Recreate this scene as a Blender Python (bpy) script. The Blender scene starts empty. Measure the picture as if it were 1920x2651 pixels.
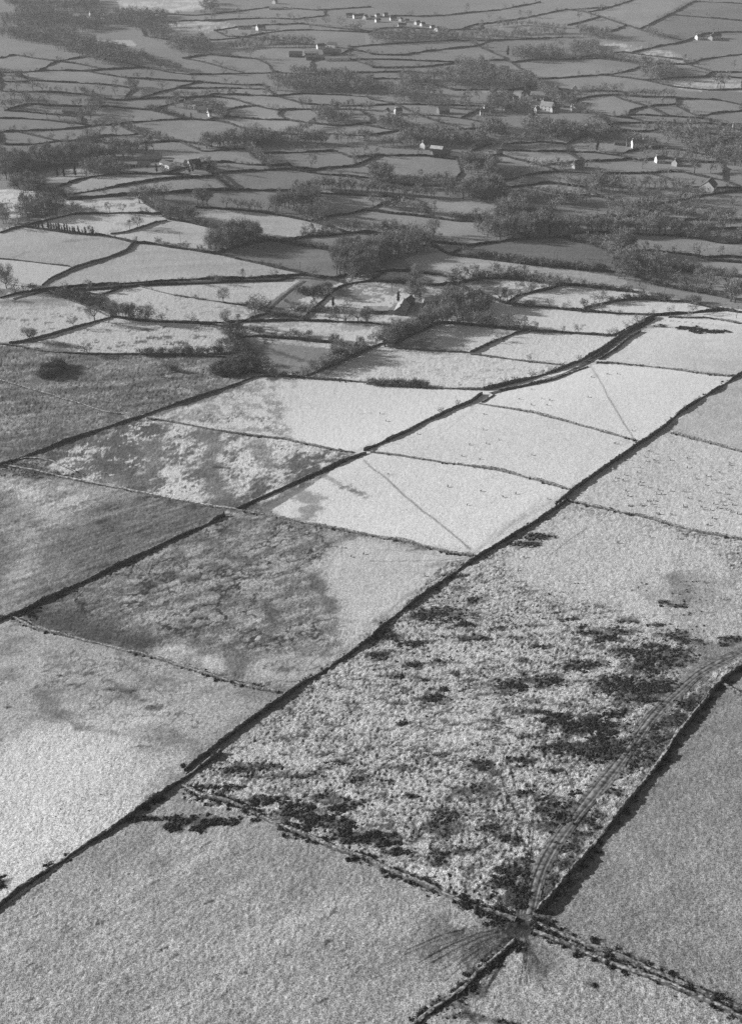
import bpy, math, random
import numpy as np
np.seterr(over='ignore')

# ============================================================ camera, sky, sun
sc = bpy.context.scene
PITCH = math.radians(34.063)          # camera looks this far below the horizon
FOC = 2700.0                          # focal length for a frame 1920 wide
CX, CY = 960.0, 1325.5
HAZE = 0.00008                        # density of the hazy air, per metre
CAMZ = 300.0                          # metres above the valley floor

cam_d = bpy.data.cameras.new("camera")
cam_d.sensor_fit = 'HORIZONTAL'
cam_d.sensor_width = 36.0
cam_d.lens = 36.0 * FOC / 1920.0
cam_d.clip_start = 1.0
cam_d.clip_end = 40000.0
cam = bpy.data.objects.new("camera", cam_d)
sc.collection.objects.link(cam)
cam.location = (0, 0, CAMZ)
cam.rotation_euler = (math.pi / 2 - PITCH, 0, 0)
sc.camera = cam

SUN_EL = math.radians(15.0)
SHADOW_AZ = math.radians(-15.0)       # direction the shadows run, from +X
# unit vector towards the sun
SX, SY, SZ = (-math.cos(SHADOW_AZ) * math.cos(SUN_EL), -math.sin(SHADOW_AZ) * math.cos(SUN_EL), math.sin(SUN_EL))

w = bpy.data.worlds.new("World")
sc.world = w
w.use_nodes = True
nt = w.node_tree
for n in list(nt.nodes):
    nt.nodes.remove(n)
sky = nt.nodes.new("ShaderNodeTexSky")
sky.sky_type = 'NISHITA'
sky.sun_disc = False
sky.sun_elevation = SUN_EL
sky.sun_rotation = math.atan2(SX, SY)
bw = nt.nodes.new("ShaderNodeRGBToBW")        # black-and-white film
bg = nt.nodes.new("ShaderNodeBackground")
bg.inputs["Strength"].default_value = 0.05
wo = nt.nodes.new("ShaderNodeOutputWorld")
nt.links.new(sky.outputs[0], bw.inputs[0])
nt.links.new(bw.outputs[0], bg.inputs[0])
nt.links.new(bg.outputs[0], wo.inputs[0])

sun_d = bpy.data.lights.new("sun", 'SUN')
sun_d.energy = 5.0
sun_d.angle = math.radians(0.6)
sun_d.color = (1, 1, 1)
sun = bpy.data.objects.new("sun", sun_d)
sc.collection.objects.link(sun)
sun.rotation_euler = (math.pi / 2 - SUN_EL, 0, math.atan2(-SX, SY) + math.pi)
from mathutils import Vector
sun.rotation_euler = Vector((SX, SY, SZ)).to_track_quat('Z', 'Y').to_euler()

sc.view_settings.view_transform = 'Standard'
sc.view_settings.look = 'None'
sc.view_settings.gamma = 1.0
sc.view_settings.exposure = 0.50
sc.cycles.use_denoising = False
sc.cycles.max_bounces = 4
sc.cycles.diffuse_bounces = 2
sc.cycles.volume_bounces = 1
sc.cycles.transparent_max_bounces = 4

COL = sc.collection
rng = np.random.default_rng(7)
random.seed(11)

# ============================================================ helpers: noise, terrain, tracing
def vnoise(x, y, seed=0):
    x = np.asarray(x, np.float64); y = np.asarray(y, np.float64)
    x, y = np.broadcast_arrays(x, y)
    xf = np.floor(x); yf = np.floor(y)
    fx = (x - xf).astype(np.float32); fy = (y - yf).astype(np.float32)
    fx = fx * fx * (3 - 2 * fx); fy = fy * fy * (3 - 2 * fy)
    xi = xf.astype(np.int32).astype(np.uint32) * np.uint32(374761393) + np.uint32((seed * 974711) & 0xffffffff)
    yi = yf.astype(np.int32).astype(np.uint32) * np.uint32(668265263)
    A1 = np.uint32(374761393); B1 = np.uint32(668265263)
    def h(n):
        n = (n ^ (n >> np.uint32(13))) * np.uint32(1274126177)
        return ((n ^ (n >> np.uint32(16))) & np.uint32(0xffff)).astype(np.float32) * np.float32(1 / 65535.0)
    xi1 = xi + A1; yi1 = yi + B1
    a = h(xi + yi); a += (h(xi1 + yi) - a) * fx
    c = h(xi + yi1); c += (h(xi1 + yi1) - c) * fx
    return a + (c - a) * fy

def fbm(x, y, oct=3, seed=0, gain=0.55):
    s = 0; a = 1; t = 0
    for i in range(oct):
        s = s + a * vnoise(x * 2 ** i + 17.3 * i, y * 2 ** i - 9.1 * i, seed + i); t += a; a *= gain
    return s / t

def sstep(a, b, v):
    t = np.clip((v - a) / (b - a), 0, 1)
    return t * t * (3 - 2 * t)

SLX, SLY, SL0 = 0.14272463, -0.25806352, 134.02   # hillside plane under the aircraft
KNOLLS = [(-205, 985, 9, 90), (60, 1180, 6, 120), (330, 1330, 6, 110), (-330, 760, 6, 80), (120, 800, 4, 70),  # the farm knoll, plus low swells added to vary the light
          (-480, 1500, 10, 150), (420, 980, 5, 90), (-60, 1700, 8, 160), (560, 1900, 14, 200), (-150, 720, 3, 50)]
def H(x, y):
    x = np.asarray(x, float); y = np.asarray(y, float)
    zp = SL0 + SLX * x + SLY * y
    zp = 0.5 * (zp + 190 - np.sqrt((zp - 190) ** 2 + 400.0))     # the hill levels off behind the viewer
    zv = 0.0 * x
    for kx, ky, kh, ks in KNOLLS:
        zv = zv + kh * np.exp(-((x - kx) ** 2 + (y - ky) ** 2) / (2 * ks * ks))
    zv = zv + 2.2 * (fbm(x / 160, y / 160, 2, 3) - 0.5) * sstep(450, 800, y)
    zv = zv + 0.05 * np.maximum(0, y - 2400)
    d = zp - zv
    return 0.5 * (zp + zv + np.sqrt(d * d + 900.0))

CP, SP = math.cos(PITCH), math.sin(PITCH)
def ground(uv):
    """photo positions -> points on the terrain"""
    uv = np.asarray(uv, float).reshape(-1, 2)
    a = (uv[:, 0] - CX) / FOC; b = -(uv[:, 1] - CY) / FOC
    D = np.stack([a, CP + b * SP, -SP + b * CP], 1)
    g = lambda t_: D[:, 2] * t_ + CAMZ - H(D[:, 0] * t_, D[:, 1] * t_)
    t0 = CAMZ / np.maximum(-D[:, 2], .08); g0 = g(t0)
    t1 = t0 * .97; g1 = g(t1)
    for i in range(9):
        d = g1 - g0
        t2 = t1 - np.where(np.abs(d) > 1e-9, g1 * (t1 - t0) / np.where(np.abs(d) > 1e-9, d, 1), 0)
        t2 = np.clip(t2, t1 * .6, t1 * 1.4)
        t0, g0, t1, g1 = t1, g1, t2, g(t2)
    lo = t1
    P = D * lo[:, None]
    P[:, 2] = H(P[:, 0], P[:, 1])
    return P
def depth(P):
    P = np.asarray(P).reshape(-1, 3)
    return P[:, 1] * CP - (P[:, 2] - CAMZ) * SP

TS = 960.0 / 1643.0
TILE = {1: (0, 0), 2: (960, 0), 3: (0, 400), 4: (960, 400), 5: (0, 800), 6: (960, 800), 7: (0, 1300), 8: (960, 1300),
        9: (0, 1950), 10: (960, 1950)}
def px(tile, pts):
    """survey sheet coordinates -> photo positions. Sheet 0 is the whole picture."""
    p = np.asarray(pts, float).reshape(-1, 2)
    if tile == 0:
        return p * (1920.0 / 1643.0)
    o = TILE[tile]
    return p * TS + np.array(o)
def tr(tile, pts):
    return ground(px(tile, pts))

# ============================================================ materials
MATS = {}
def mat(name, tone, rough=0.9, noise=0.0, scale=1.0, bump=0.0, spec=0.2, tone2=None):
    if name in MATS:
        return MATS[name]
    m = bpy.data.materials.new(name); m.use_nodes = True
    t = m.node_tree; b = t.nodes["Principled BSDF"]
    b.inputs["Roughness"].default_value = rough
    b.inputs["Specular IOR Level"].default_value = spec
    if noise > 0 or tone2 is not None:
        tc = t.nodes.new("ShaderNodeNewGeometry")
        nz = t.nodes.new("ShaderNodeTexNoise"); nz.inputs["Scale"].default_value = scale; nz.inputs["Detail"].default_value = 4
        rp = t.nodes.new("ShaderNodeValToRGB")
        lo = tone * (1 - noise); hi = tone * (1 + noise)
        if tone2 is not None:
            lo, hi = tone, tone2
        rp.color_ramp.elements[0].position = 0.38; rp.color_ramp.elements[1].position = 0.62
        rp.color_ramp.elements[0].color = (lo, lo, lo, 1); rp.color_ramp.elements[1].color = (hi, hi, hi, 1)
        t.links.new(tc.outputs["Position"], nz.inputs["Vector"])
        t.links.new(nz.outputs["Fac"], rp.inputs[0])
        t.links.new(rp.outputs[0], b.inputs["Base Color"])
        if bump:
            bp = t.nodes.new("ShaderNodeBump"); bp.inputs["Strength"].default_value = bump; bp.inputs["Distance"].default_value = 0.3
            t.links.new(nz.outputs["Fac"], bp.inputs["Height"]); t.links.new(bp.outputs[0], b.inputs["Normal"])
    else:
        b.inputs["Base Color"].default_value = (tone, tone, tone, 1)
    MATS[name] = m
    return m

M_TWIG = mat("twigs", 0.21, noise=0.4, scale=0.2)
M_TRUNK = mat("bark", 0.06, noise=0.3, scale=2)
M_SHRUB = mat("scrub", 0.15, noise=0.4, scale=0.3)
M_GORSE = mat("gorse", 0.008, scale=2.6, tone2=0.06)  # paler flecks partly stand in for sunlit tops
M_CONIF = mat("conifer", 0.016, noise=0.3, scale=1)
M_STONE = mat("wall_stone", 0.03, scale=0.9, tone2=0.15)
M_COPE = mat("snowy_cope", 0.04, scale=1.4, tone2=0.36)
M_SNOWCOPE = mat("snow_capped_cope", 0.16, scale=0.9, tone2=0.6)
M_HEDGE = mat("hedge", 0.032, noise=0.6, scale=0.4)
M_MUD = mat("mud", 0.12, noise=0.45, scale=0.5, bump=0.3)
M_WHITE = mat("limewash", 0.64, noise=0.06, scale=0.5)
M_GREYWALL = mat("grey_render", 0.34, noise=0.15, scale=0.6)
M_STONEWALL = mat("rubble_wall", 0.16, noise=0.3, scale=1.2)
M_SLATE = mat("slate", 0.13, noise=0.2, scale=0.6)
M_TIN = mat("tin_roof", 0.36, noise=0.15, scale=0.3)
M_PALE = mat("pale_roof", 0.62, noise=0.15, scale=0.3)
M_DARK = mat("dark_panel", 0.02)  # dark doors and panes; also the painted shade of open bays
M_WOOL = mat("wool", 0.36, noise=0.2, scale=5)
M_FACE = mat("sheep_face", 0.05)
M_POLE = mat("pole_wood", 0.07)

# ============================================================ object helpers
def mesh_of(name, V, F, material=None, smooth=False):
    me = bpy.data.meshes.new(name)
    V = np.asarray(V, np.float32).reshape(-1, 3)
    if isinstance(F, np.ndarray):
        n, k = F.shape
        me.vertices.add(len(V)); me.vertices.foreach_set("co", V.ravel())
        me.loops.add(n * k); me.loops.foreach_set("vertex_index", F.astype(np.int32).ravel())
        me.polygons.add(n)
        me.polygons.foreach_set("loop_start", (np.arange(n) * k).astype(np.int32))
        me.polygons.foreach_set("loop_total", np.full(n, k, np.int32))
        me.update(calc_edges=True)
    else:
        me.from_pydata(V.tolist(), [], F)
        me.update()
    if smooth:
        me.polygons.foreach_set("use_smooth", np.ones(len(me.polygons), bool))
    if material:
        me.materials.append(material)
    return me
def link(name, data, parent=None):
    o = bpy.data.objects.new(name, data)
    COL.objects.link(o)
    if parent:
        o.parent = parent
    return o
def tag(o, label=None, cat=None, group=None, kind=None):
    if label: o["label"] = label
    if cat: o["category"] = cat
    if group: o["group"] = group
    if kind: o["kind"] = kind
    return o

# ============================================================ the ground: tone survey
def lin(s):
    s = np.asarray(s, float) / 255.0
    return np.where(s <= 0.04045, s / 12.92, ((s + 0.055) / 1.055) ** 2.4)

# rows at constant distance, columns fanning out
def rows():
    deps = np.linspace(math.radians(63.5), math.radians(7.0), 980)
    lo = np.full(len(deps), 10.0); hi = np.full(len(deps), 6000.0); td = np.tan(deps)
    for i in range(40):
        m = 0.5 * (lo + hi)
        up = CAMZ - m * td > H(0 * m, m)
        lo = np.where(up, m, lo); hi = np.where(up, hi, m)
    out = lo
    near = np.array([-1500, -800, -400, -150, -50, 10, 40, 60, 70])
    near = near[near < out[0] - 5]
    far = out[-1] * 1.14 ** np.arange(1, 8)
    return np.concatenate([near, out, far])
Yr = rows()
NC = 760
s = np.linspace(-1, 1, NC)
ext = np.array([1.15, 1.4, 1.9, 2.6])
s = np.concatenate([-ext[::-1], s, ext])
half = (34 + 0.306 * np.maximum(Yr, 60)) * 1.16 + 8
GX = half[:, None] * s[None, :]
GY = np.repeat(Yr[:, None], len(s), 1)
NR, NCC = GX.shape
gx = GX.ravel(); gy = GY.ravel()
gz = H(gx, gy)

tone = np.full(len(gx), 112.0)          # tone before wear; some cloud shade over the valley is in the colour
rough = np.full(len(gx), 0.25)          # height of the sward
tone += 16 * (fbm(gx / 70, gy / 70, 3, 5) - 0.5)

def inpoly(P, x, y):
    ins = np.zeros(len(x), bool)
    n = len(P); j = n - 1
    for i in range(n):
        xi, yi = P[i]; xj, yj = P[j]
        if yi != yj:
            c = ((yi > y) != (yj > y)) & (x < (xj - xi) * (y - yi) / (yj - yi) + xi)
            ins ^= c
        j = i
    return ins
def near_box(P, m):
    r0, r1 = np.searchsorted(Yr, [P[:, 1].min() - m, P[:, 1].max() + m])
    if r1 <= r0: return np.zeros(0, int)
    X = gx[r0 * NCC:r1 * NCC]
    return r0 * NCC + np.nonzero((X > P[:, 0].min() - m) & (X < P[:, 0].max() + m))[0]

taken = np.zeros(len(gx), bool)
best = np.full(len(gx), 1e9)
def field(tile, pts, t, amp=10, rg=0.25, patch=None, streak=None, sc_=25.0, seed=0, soft=0.0, vein=None):
    """one field: tone, tone variation, sward height, optional patches and streaks; soft = ragged border in metres"""
    P = tr(tile, pts)[:, :2]
    grow = 9.0 if soft == 0 else soft * 1.5
    ix = near_box(P, grow)
    if len(ix) == 0: return
    X, Y = gx[ix], gy[ix]
    ins = inpoly(P, X, Y)
    d = np.full(len(ix), 1e9)
    for a, b in zip(P, np.roll(P, -1, 0)):
        e = b - a; L2 = e @ e + 1e-9
        u = np.clip(((X - a[0]) * e[0] + (Y - a[1]) * e[1]) / L2, 0, 1)
        d = np.minimum(d, np.hypot(X - a[0] - u * e[0], Y - a[1] - u * e[1]))
    if soft == 0:  # dark panel on the solid wall, standing in for the bay's inner shade
        k = ins | ((d < grow) & ~taken[ix] & (d < best[ix]))
        best[ix[k & ~ins]] = d[k & ~ins]
        taken[ix[ins]] = True
        m = k.astype(float)
    else:
        sd = np.where(ins, d, -d) + soft * 3.0 * (fbm(X / (soft * 1.6), Y / (soft * 1.6), 5, 33 + seed, .72) - 0.5)
        m = sstep(-soft * .9, soft * .9, sd)
        k = m > 0
    ix = ix[k]; m = m[k]; X = X[k]; Y = Y[k]
    v = t + 2 * amp * (fbm(X / sc_, Y / sc_, 3, 20 + seed) - 0.5)
    if patch:
        t2, share, psc, (dx, dy), edge = patch
        L = math.hypot(dx, dy); dx, dy = dx / L, dy / L
        a = X * dx + Y * dy; b = -X * dy + Y * dx
        nz = fbm(a / (psc * 1.7), b / psc, 6, 50 + seed, .8)
        q = sstep(1 - share - edge, 1 - share + edge, (nz - .5) * 3.2 + 0.5)
        v = v * (1 - q) + t2 * q
    if streak:
        amt, wl, (dx, dy) = streak
        L = math.hypot(dx, dy); dx, dy = dx / L, dy / L
        a = X * dx + Y * dy; b = -X * dy + Y * dx
        v = v + amt * 2 * (fbm(a / (wl * 9), b / wl, 4, 70 + seed) - 0.5)
    if vein:
        tv, vsc, wid = vein
        r = np.abs(fbm(X / vsc, Y / vsc, 4, 120 + seed, .6) - .5)
        q = (1 - sstep(wid * .3, wid, r)) * sstep(.35, .6, fbm(X / (vsc * 2.2), Y / (vsc * 2.2), 2, 130 + seed))
        v = v * (1 - q) + tv * q
    tone[ix] = tone[ix] * (1 - m) + v * m
    rough[ix] = rough[ix] * (1 - m) + rg * m

A = (0.82, 0.57)      # the way the long walls run across the hill
B = (0.80, -0.60)
C = (1.0, 0.05)
# --- valley fields
field(1, [(100,320),(380,318),(560,345),(430,372),(130,355)], 122)
field(1, [(0,258),(60,243),(390,292),(380,310),(100,318),(0,322)], 116, 10)
field(1, [(640,258),(810,258),(1080,322),(840,330),(640,298)], 112)
field(1, [(810,258),(1140,262),(1230,322),(1080,322)], 116)
field(1, [(540,0),(940,0),(880,40),(700,55),(560,45)], 150, 10, patch=(185, .45, 18, C, .12))
field(1, [(680,95),(960,95),(1050,120),(920,138),(740,125)], 128, patch=(160,.4,12,C,.15))
field(1, [(410,180),(560,180),(580,200),(470,200)], 150)
field(1, [(460,475),(680,490),(760,520),(560,545),(400,550)], 118)
field(1, [(560,560),(880,532),(1080,575),(820,628),(680,612)], 115)
field(1, [(860,430),(970,430),(1120,468),(1000,485)], 122)
field(1, [(940,415),(1210,427),(1340,475),(1200,482),(1040,440)], 120)
field(1, [(1010,480),(1190,480),(1270,532),(1080,525)], 124)
field(1, [(1040,540),(1270,535),(1400,548),(1430,590),(1300,598),(1080,570)], 122)
field(1, [(1000,215),(1280,205),(1350,235),(1150,258),(1010,250)], 118)
field(1, [(820,395),(1180,394),(1210,420),(940,415)], 120)
field(3, [(650,15),(1010,5),(1140,45),(920,38)], 122)
field(3, [(960,78),(1370,62),(1500,95),(1330,155),(1045,155)], 110)
field(3, [(340,118),(540,90),(850,92),(560,135),(250,165)], 135, 10)
field(3, [(420,165),(850,108),(990,155),(700,172),(320,195)], 128, 10)
field(3, [(210,85),(370,60),(360,95),(200,100)], 135)
field(3, [(700,180),(1300,165),(1270,230),(1060,225),(740,200)], 112)
field(2, [(0,145),(270,150),(350,178),(0,190)], 120)
field(2, [(140,245),(470,203),(590,262),(360,272),(0,258)], 116)
field(2, [(640,280),(860,268),(1150,310),(980,335),(730,352)], 118)
field(2, [(730,358),(1050,335),(1220,357),(1330,390),(900,395)], 116)
field(2, [(880,455),(960,430),(1100,435),(1220,470),(1140,505),(940,490)], 118)
field(2, [(1160,455),(1330,430),(1350,490),(1490,527),(1150,505)], 114)
field(2, [(1355,445),(1550,447),(1643,470),(1490,505),(1400,490)], 122)
field(2, [(750,600),(900,600),(1070,640),(1000,665),(740,668),(720,630)], 122)
field(2, [(1000,45),(1160,0),(1400,0),(1200,125),(1130,112),(1010,72)], 118)
field(2, [(1420,10),(1643,15),(1643,140),(1400,170),(1210,125)], 102)
field(2, [(600,400),(520,405),(700,420),(700,440),(540,425)], 132)
field(2, [(450,110),(860,45),(1010,75),(870,112),(620,130)], 116)
field(2, [(1350,360),(1643,350),(1643,400),(1400,395)], 132, patch=(170,.35,10,C,.12))
field(2, [(1040,190),(1320,230),(1420,280),(1200,240)], 126, patch=(165,.3,10,C,.1))
field(2, [(520,645),(740,690),(690,715),(560,690)], 128, streak=(14,4,C))
field(2, [(640,690),(860,700),(900,720),(700,720)], 135, streak=(14,4,C))
# --- middle distance
field(4, [(-30,40),(100,15),(380,10),(400,80),(80,85),(0,110)], 118)
field(4, [(560,150),(760,128),(1000,180),(860,180),(700,160)], 128)
field(4, [(570,120),(740,85),(880,80),(860,130),(640,138)], 118, streak=(10,4,C))
field(4, [(275,262),(290,225),(450,220),(610,245),(560,285)], 126)
field(4, [(870,190),(1040,180),(1240,230),(1240,250),(1050,245)], 108)
field(4, [(500,405),(640,380),(850,370),(960,395),(1120,470),(1000,500),(720,485),(480,450)], 92, 8, streak=(12,5,C))
field(4, [(950,365),(1200,358),(1480,375),(1643,430),(1643,540),(1450,520),(1280,430),(1100,390)], 118, streak=(14,6,C))
field(4, [(1330,295),(1643,295),(1643,340),(1480,335)], 112)
field(4, [(200,465),(350,448),(720,490),(960,515),(1080,560),(1020,575),(740,545),(480,510),(300,520)], 140, 10, streak=(20,4,C))
field(4, [(-60,545),(0,530),(100,520),(310,540),(280,560),(0,578),(-40,570)], 135, patch=(190,.35,9,C,.12))
field(4, [(290,585),(480,555),(740,568),(700,605),(520,635),(360,640)], 175, 18, 0.3, patch=(100,.35,14,C,.12))
field(4, [(600,655),(650,625),(830,585),(1180,615),(1000,655),(930,690),(800,680)], 195, 12, 0.3, streak=(24,4,C))
field(4, [(940,690),(1080,650),(1300,650),(1643,705),(1643,740),(1320,715),(1100,705)], 190, 12)
field(4, [(480,760),(530,680),(600,665),(960,695),(1255,718),(1160,785),(1080,800),(720,780)], 198, 12, 0.3, streak=(22,5,C))
field(4, [(-190,640),(-100,605),(0,598),(80,605),(140,625),(40,662),(-150,668)], 235, 6)
field(3, [(1270,610),(1460,590),(1643,580),(1760,610),(1720,650),(1643,660),(1540,650),(1480,620),(1300,650)], 120, 18, patch=(215,.45,12,C,.12))
field(3, [(1180,720),(1300,690),(1643,705),(1860,720),(1800,748),(1643,745),(1300,735)], 135, 20, patch=(215,.5,9,C,.1))
field(3, [(1060,750),(1300,745),(1643,750),(1800,750),(1760,810),(1643,838),(1480,835),(1140,800)], 150, 20, .35, patch=(228,.62,12,C,.1))
field(3, [(1190,660),(1350,565),(1460,560),(1440,600),(1280,660),(1200,700)], 105, 14)
field(3, [(840,240),(960,245),(1280,280),(1430,312),(1260,375),(1010,335),(860,290)], 150, 12, streak=(10,6,C))
field(3, [(610,335),(740,295),(980,340),(940,380),(840,420),(680,395),(540,360)], 162, 14, streak=(16,5,C))
field(3, [(960,440),(1140,395),(1250,388),(1500,440),(1490,500),(1460,548),(1250,505)], 100, 8, streak=(14,5,C))
field(3, [(1260,378),(1580,350),(1800,365),(1880,390),(1643,425),(1500,435),(1380,408)], 112, 8, streak=(14,5,C))
field(3, [(1430,175),(1643,185),(1680,215),(1643,240),(1480,265),(1430,260)], 120, streak=(12,4,C))
field(3, [(1450,280),(1643,245),(1900,280),(2100,310),(1900,360),(1643,340),(1450,325)], 122)
field(3, [(0,340),(130,322),(370,358),(585,392),(540,430),(330,498),(100,470),(0,460)], 152, 12, .3)
field(3, [(0,462),(310,497),(200,560),(0,545)], 212, 8)
field(3, [(0,548),(180,558),(150,585),(0,570)], 200, 10)
field(3, [(200,580),(270,535),(500,452),(600,398),(760,415),(960,445),(1160,488),(1330,530),(960,548),(480,575)], 150, 10, .3, streak=(12,9,(1,.2)))
field(3, [(230,285),(320,268),(640,264),(720,285),(610,325),(500,345),(340,340)], 224, 8, patch=(150,.16,14,C,.1))
field(3, [(40,230),(330,222),(620,215),(650,240),(640,260),(320,262),(250,230),(60,265)], 215, 14, patch=(130,.3,9,C,.1))
field(3, [(0,165),(60,165),(200,195),(180,205),(0,200)], 150, patch=(205,.4,9,C,.1))
field(3, [(620,580),(900,570),(1290,560),(1180,660),(1010,660),(860,635)], 178, 16, .4, streak=(20,5,C))
field(3, [(380,620),(520,595),(620,583),(860,640),(1080,680),(1000,750),(720,740),(560,690),(440,660)], 205, 16, .45, streak=(34,5,(1,.12)), patch=(150,.18,6,C,.1))
field(3, [(0,640),(210,608),(470,715),(320,770),(60,835),(0,825)], 205, 14, .5, streak=(40,6,(1,.18)), patch=(120,.16,10,C,.14))
field(3, [(0,645),(210,610),(330,650),(200,690),(0,680)], 150, 16, .5, streak=(40,6,(1,.18)), soft=5)
# --- the hillside
field(5, [(250,140),(510,38),(990,60),(1020,160),(860,190),(430,195)], 205, 12, .55, streak=(46,4,(1,.25)), patch=(95,.22,7,C,.14))
field(5, [(0,150),(260,140),(420,200),(0,160)], 120, 24, .6, patch=(190,.3,6,C,.12))
field(5, [(0,160),(200,185),(640,205),(1080,220),(1120,300),(850,400),(560,470),(300,405),(0,315)], 106, 18, 1.1, streak=(34,4,(1,.2)), patch=(140,.2,5,(1,.2),.3))
field(5, [(0,318),(300,408),(540,470),(620,475),(400,550),(0,690)], 110, 20, 1.1, streak=(36,4,(1,.2)), patch=(145,.2,5,(1,.2),.3))
field(5, [(0,560),(280,500),(420,540),(100,660),(0,690)], 84, 14, .8, patch=(120,.3,6,C,.14), soft=7)
field(5, [(0,690),(200,610),(640,480),(780,500),(560,600),(420,790),(180,790),(0,760)], 78, 14, .8, patch=(130,.16,5,C,.1))
field(5, [(650,488),(880,522),(1270,580),(1560,637),(1300,770),(1060,885),(700,830),(420,775),(200,700),(430,570)], 205, 14, .6, patch=(92,.46,11,(.3,1), .28), vein=(80,6,.03), seed=3)
field(5, [(430,570),(640,490),(760,505),(640,640),(620,800),(420,775),(200,690)], 88, 14, .7, patch=(205,.22,7,(.9,.5),.1), seed=4, soft=9)
field(5, [(640,475),(1130,305),(1900,335),(1900,420),(1643,640),(1300,585),(760,500)], 215, 8, .3)
field(5, [(620,480),(1130,308),(1340,305),(1270,480),(1340,590),(1000,545),(760,500)], 134, 16, .5, patch=(205,.40,6,(1,-.5),.25), vein=(90,8,.03), seed=5, soft=6)
field(5, [(1180,310),(1643,330),(1643,640),(1400,605),(1300,540),(1260,490),(1330,440),(1230,370)], 222, 7, .3, soft=7)
field(6, [(0,338),(500,365),(440,415),(240,500),(0,612)], 220, 7, .3)
field(6, [(-120,290),(0,190),(110,178),(220,182),(440,200),(850,250),(720,300),(500,355),(250,345),(0,325)], 205, 12, .5, patch=(150,.25,3,C,.2))
field(6, [(110,170),(310,68),(660,90),(530,150),(440,192)], 200, 10, .45, patch=(110,.16,10,C,.15))
field(6, [(450,195),(690,98),(1090,122),(1000,185),(860,245)], 200, 10, .45)
field(6, [(980,240),(1110,175),(1240,65),(1643,90),(1643,290),(1590,300),(1320,265)], 178, 8, .25)
field(6, [(570,365),(800,320),(960,258),(1060,245),(1320,270),(1590,303),(1300,520),(1180,580),(960,525),(720,460),(490,412)], 216, 7, .25)
field(6, [(0,625),(240,510),(470,418),(850,495),(1170,585),(880,800),(560,715),(260,672)], 208, 7, .28)
field(6, [(0,640),(400,695),(880,805),(600,1000),(500,1100),(0,995),(-400,920),(-180,780),(-60,660)], 216, 8, .28)
field(6, [(1320,535),(1560,360),(1643,310),(1643,625),(1420,575)], 172, 8, .35)
field(6, [(880,835),(1290,555),(1643,640),(1643,1020),(1320,955),(1080,895)], 190, 8, .5)
field(5, [(-10,690),(300,750),(700,830),(960,885),(860,970),(0,1400)], 118, 12, .7, streak=(36,1.7,A), patch=(88,.25,5,A,.35), seed=6)
field(5, [(-10,760),(300,770),(420,830),(0,1330)], 165, 14, .6, streak=(40,1.7,A), patch=(120,.25,5,A,.35), seed=7, soft=22)
field(7, [(1000,75),(1060,50),(1450,120),(1643,155),(1900,200),(1700,520),(1280,845),(1230,840),(560,655),(140,550),(180,450)], 112, 12, .8, patch=(172,.46,6,(1,.6),.42), vein=(60,8,.045), seed=8)
field(7, [(1490,140),(1643,155),(2070,225),(1800,470),(1560,660),(1440,520),(1420,380)], 180, 9, .35, seed=9, soft=9)
field(7, [(1000,780),(1090,690),(1500,640),(1560,660),(1290,840)], 165, 14, .45, patch=(120,.3,6,A,.4), vein=(100,8,.03), seed=10, soft=6)
field(7, [(690,660),(760,620),(1000,650),(1030,740),(900,745)], 186, 10, .35, seed=11, soft=8)
field(7, [(150,550),(160,470),(330,500),(560,570),(740,610),(640,680),(400,620)], 82, 10, .8, seed=12, soft=8)
field(7, [(0,525),(60,515),(560,660),(1280,855),(800,1200),(0,1760)], 166, 12, .45, patch=(128,.26,8,(1,-.4),.4), vein=(105,12,.022), seed=13)
field(9, [(-200,-60),(250,-40),(500,20),(860,40),(800,110),(480,350),(0,670),(-200,800)], 186, 10, .5, soft=16)
field(7, [(0,1010),(200,1000),(420,1080),(560,1198),(380,1500),(0,1750)], 210, 9, .45, seed=14, soft=30)
field(9, [(0,740),(470,400),(600,310),(900,320),(1100,320),(1643,490),(2280,800),(1900,1160),(1850,1250),(0,1250)], 156, 16, .5, sc_=14, streak=(16,1.6,A), seed=15)
field(10, [(640,840),(720,790),(1100,945),(1643,1190),(1643,1250),(200,1250)], 151, 14, .5, sc_=10, seed=16)
field(8, [(1643,745),(1545,815),(1300,1150),(990,1700),(745,1850),(820,1900),(1643,2260)], 134, 9, .42, sc_=16, streak=(10,1.4,A), seed=17)
# the gorse heath
field(8, [(860,10),(1250,90),(1643,195),(1643,640),(1480,760),(1290,905),(1060,1198),(700,1860),(560,1840),(0,1570),(-300,1420),(-700,1250),(-640,1150),(0,605),(480,245)], 202, 10, 1.15, patch=(98,.22,2.0,(1,-.15),.3), seed=18)
field(8, [(870,20),(1250,92),(1643,198),(1643,640),(1330,620),(1000,470),(600,350),(640,180)], 190, 8, .6, seed=19, soft=8)
field(8, [(1250,400),(1400,300),(1643,330),(1643,560),(1420,600)], 160, 8, .5, seed=21, soft=10)
field(8, [(1545,800),(1640,740),(1060,1300),(900,1600),(735,1850),(720,1750),(860,1500),(1120,1200),(1300,1000)], 140, 12, 1.1, patch=(205,.40,2.2,A,.25), seed=22)

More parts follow.
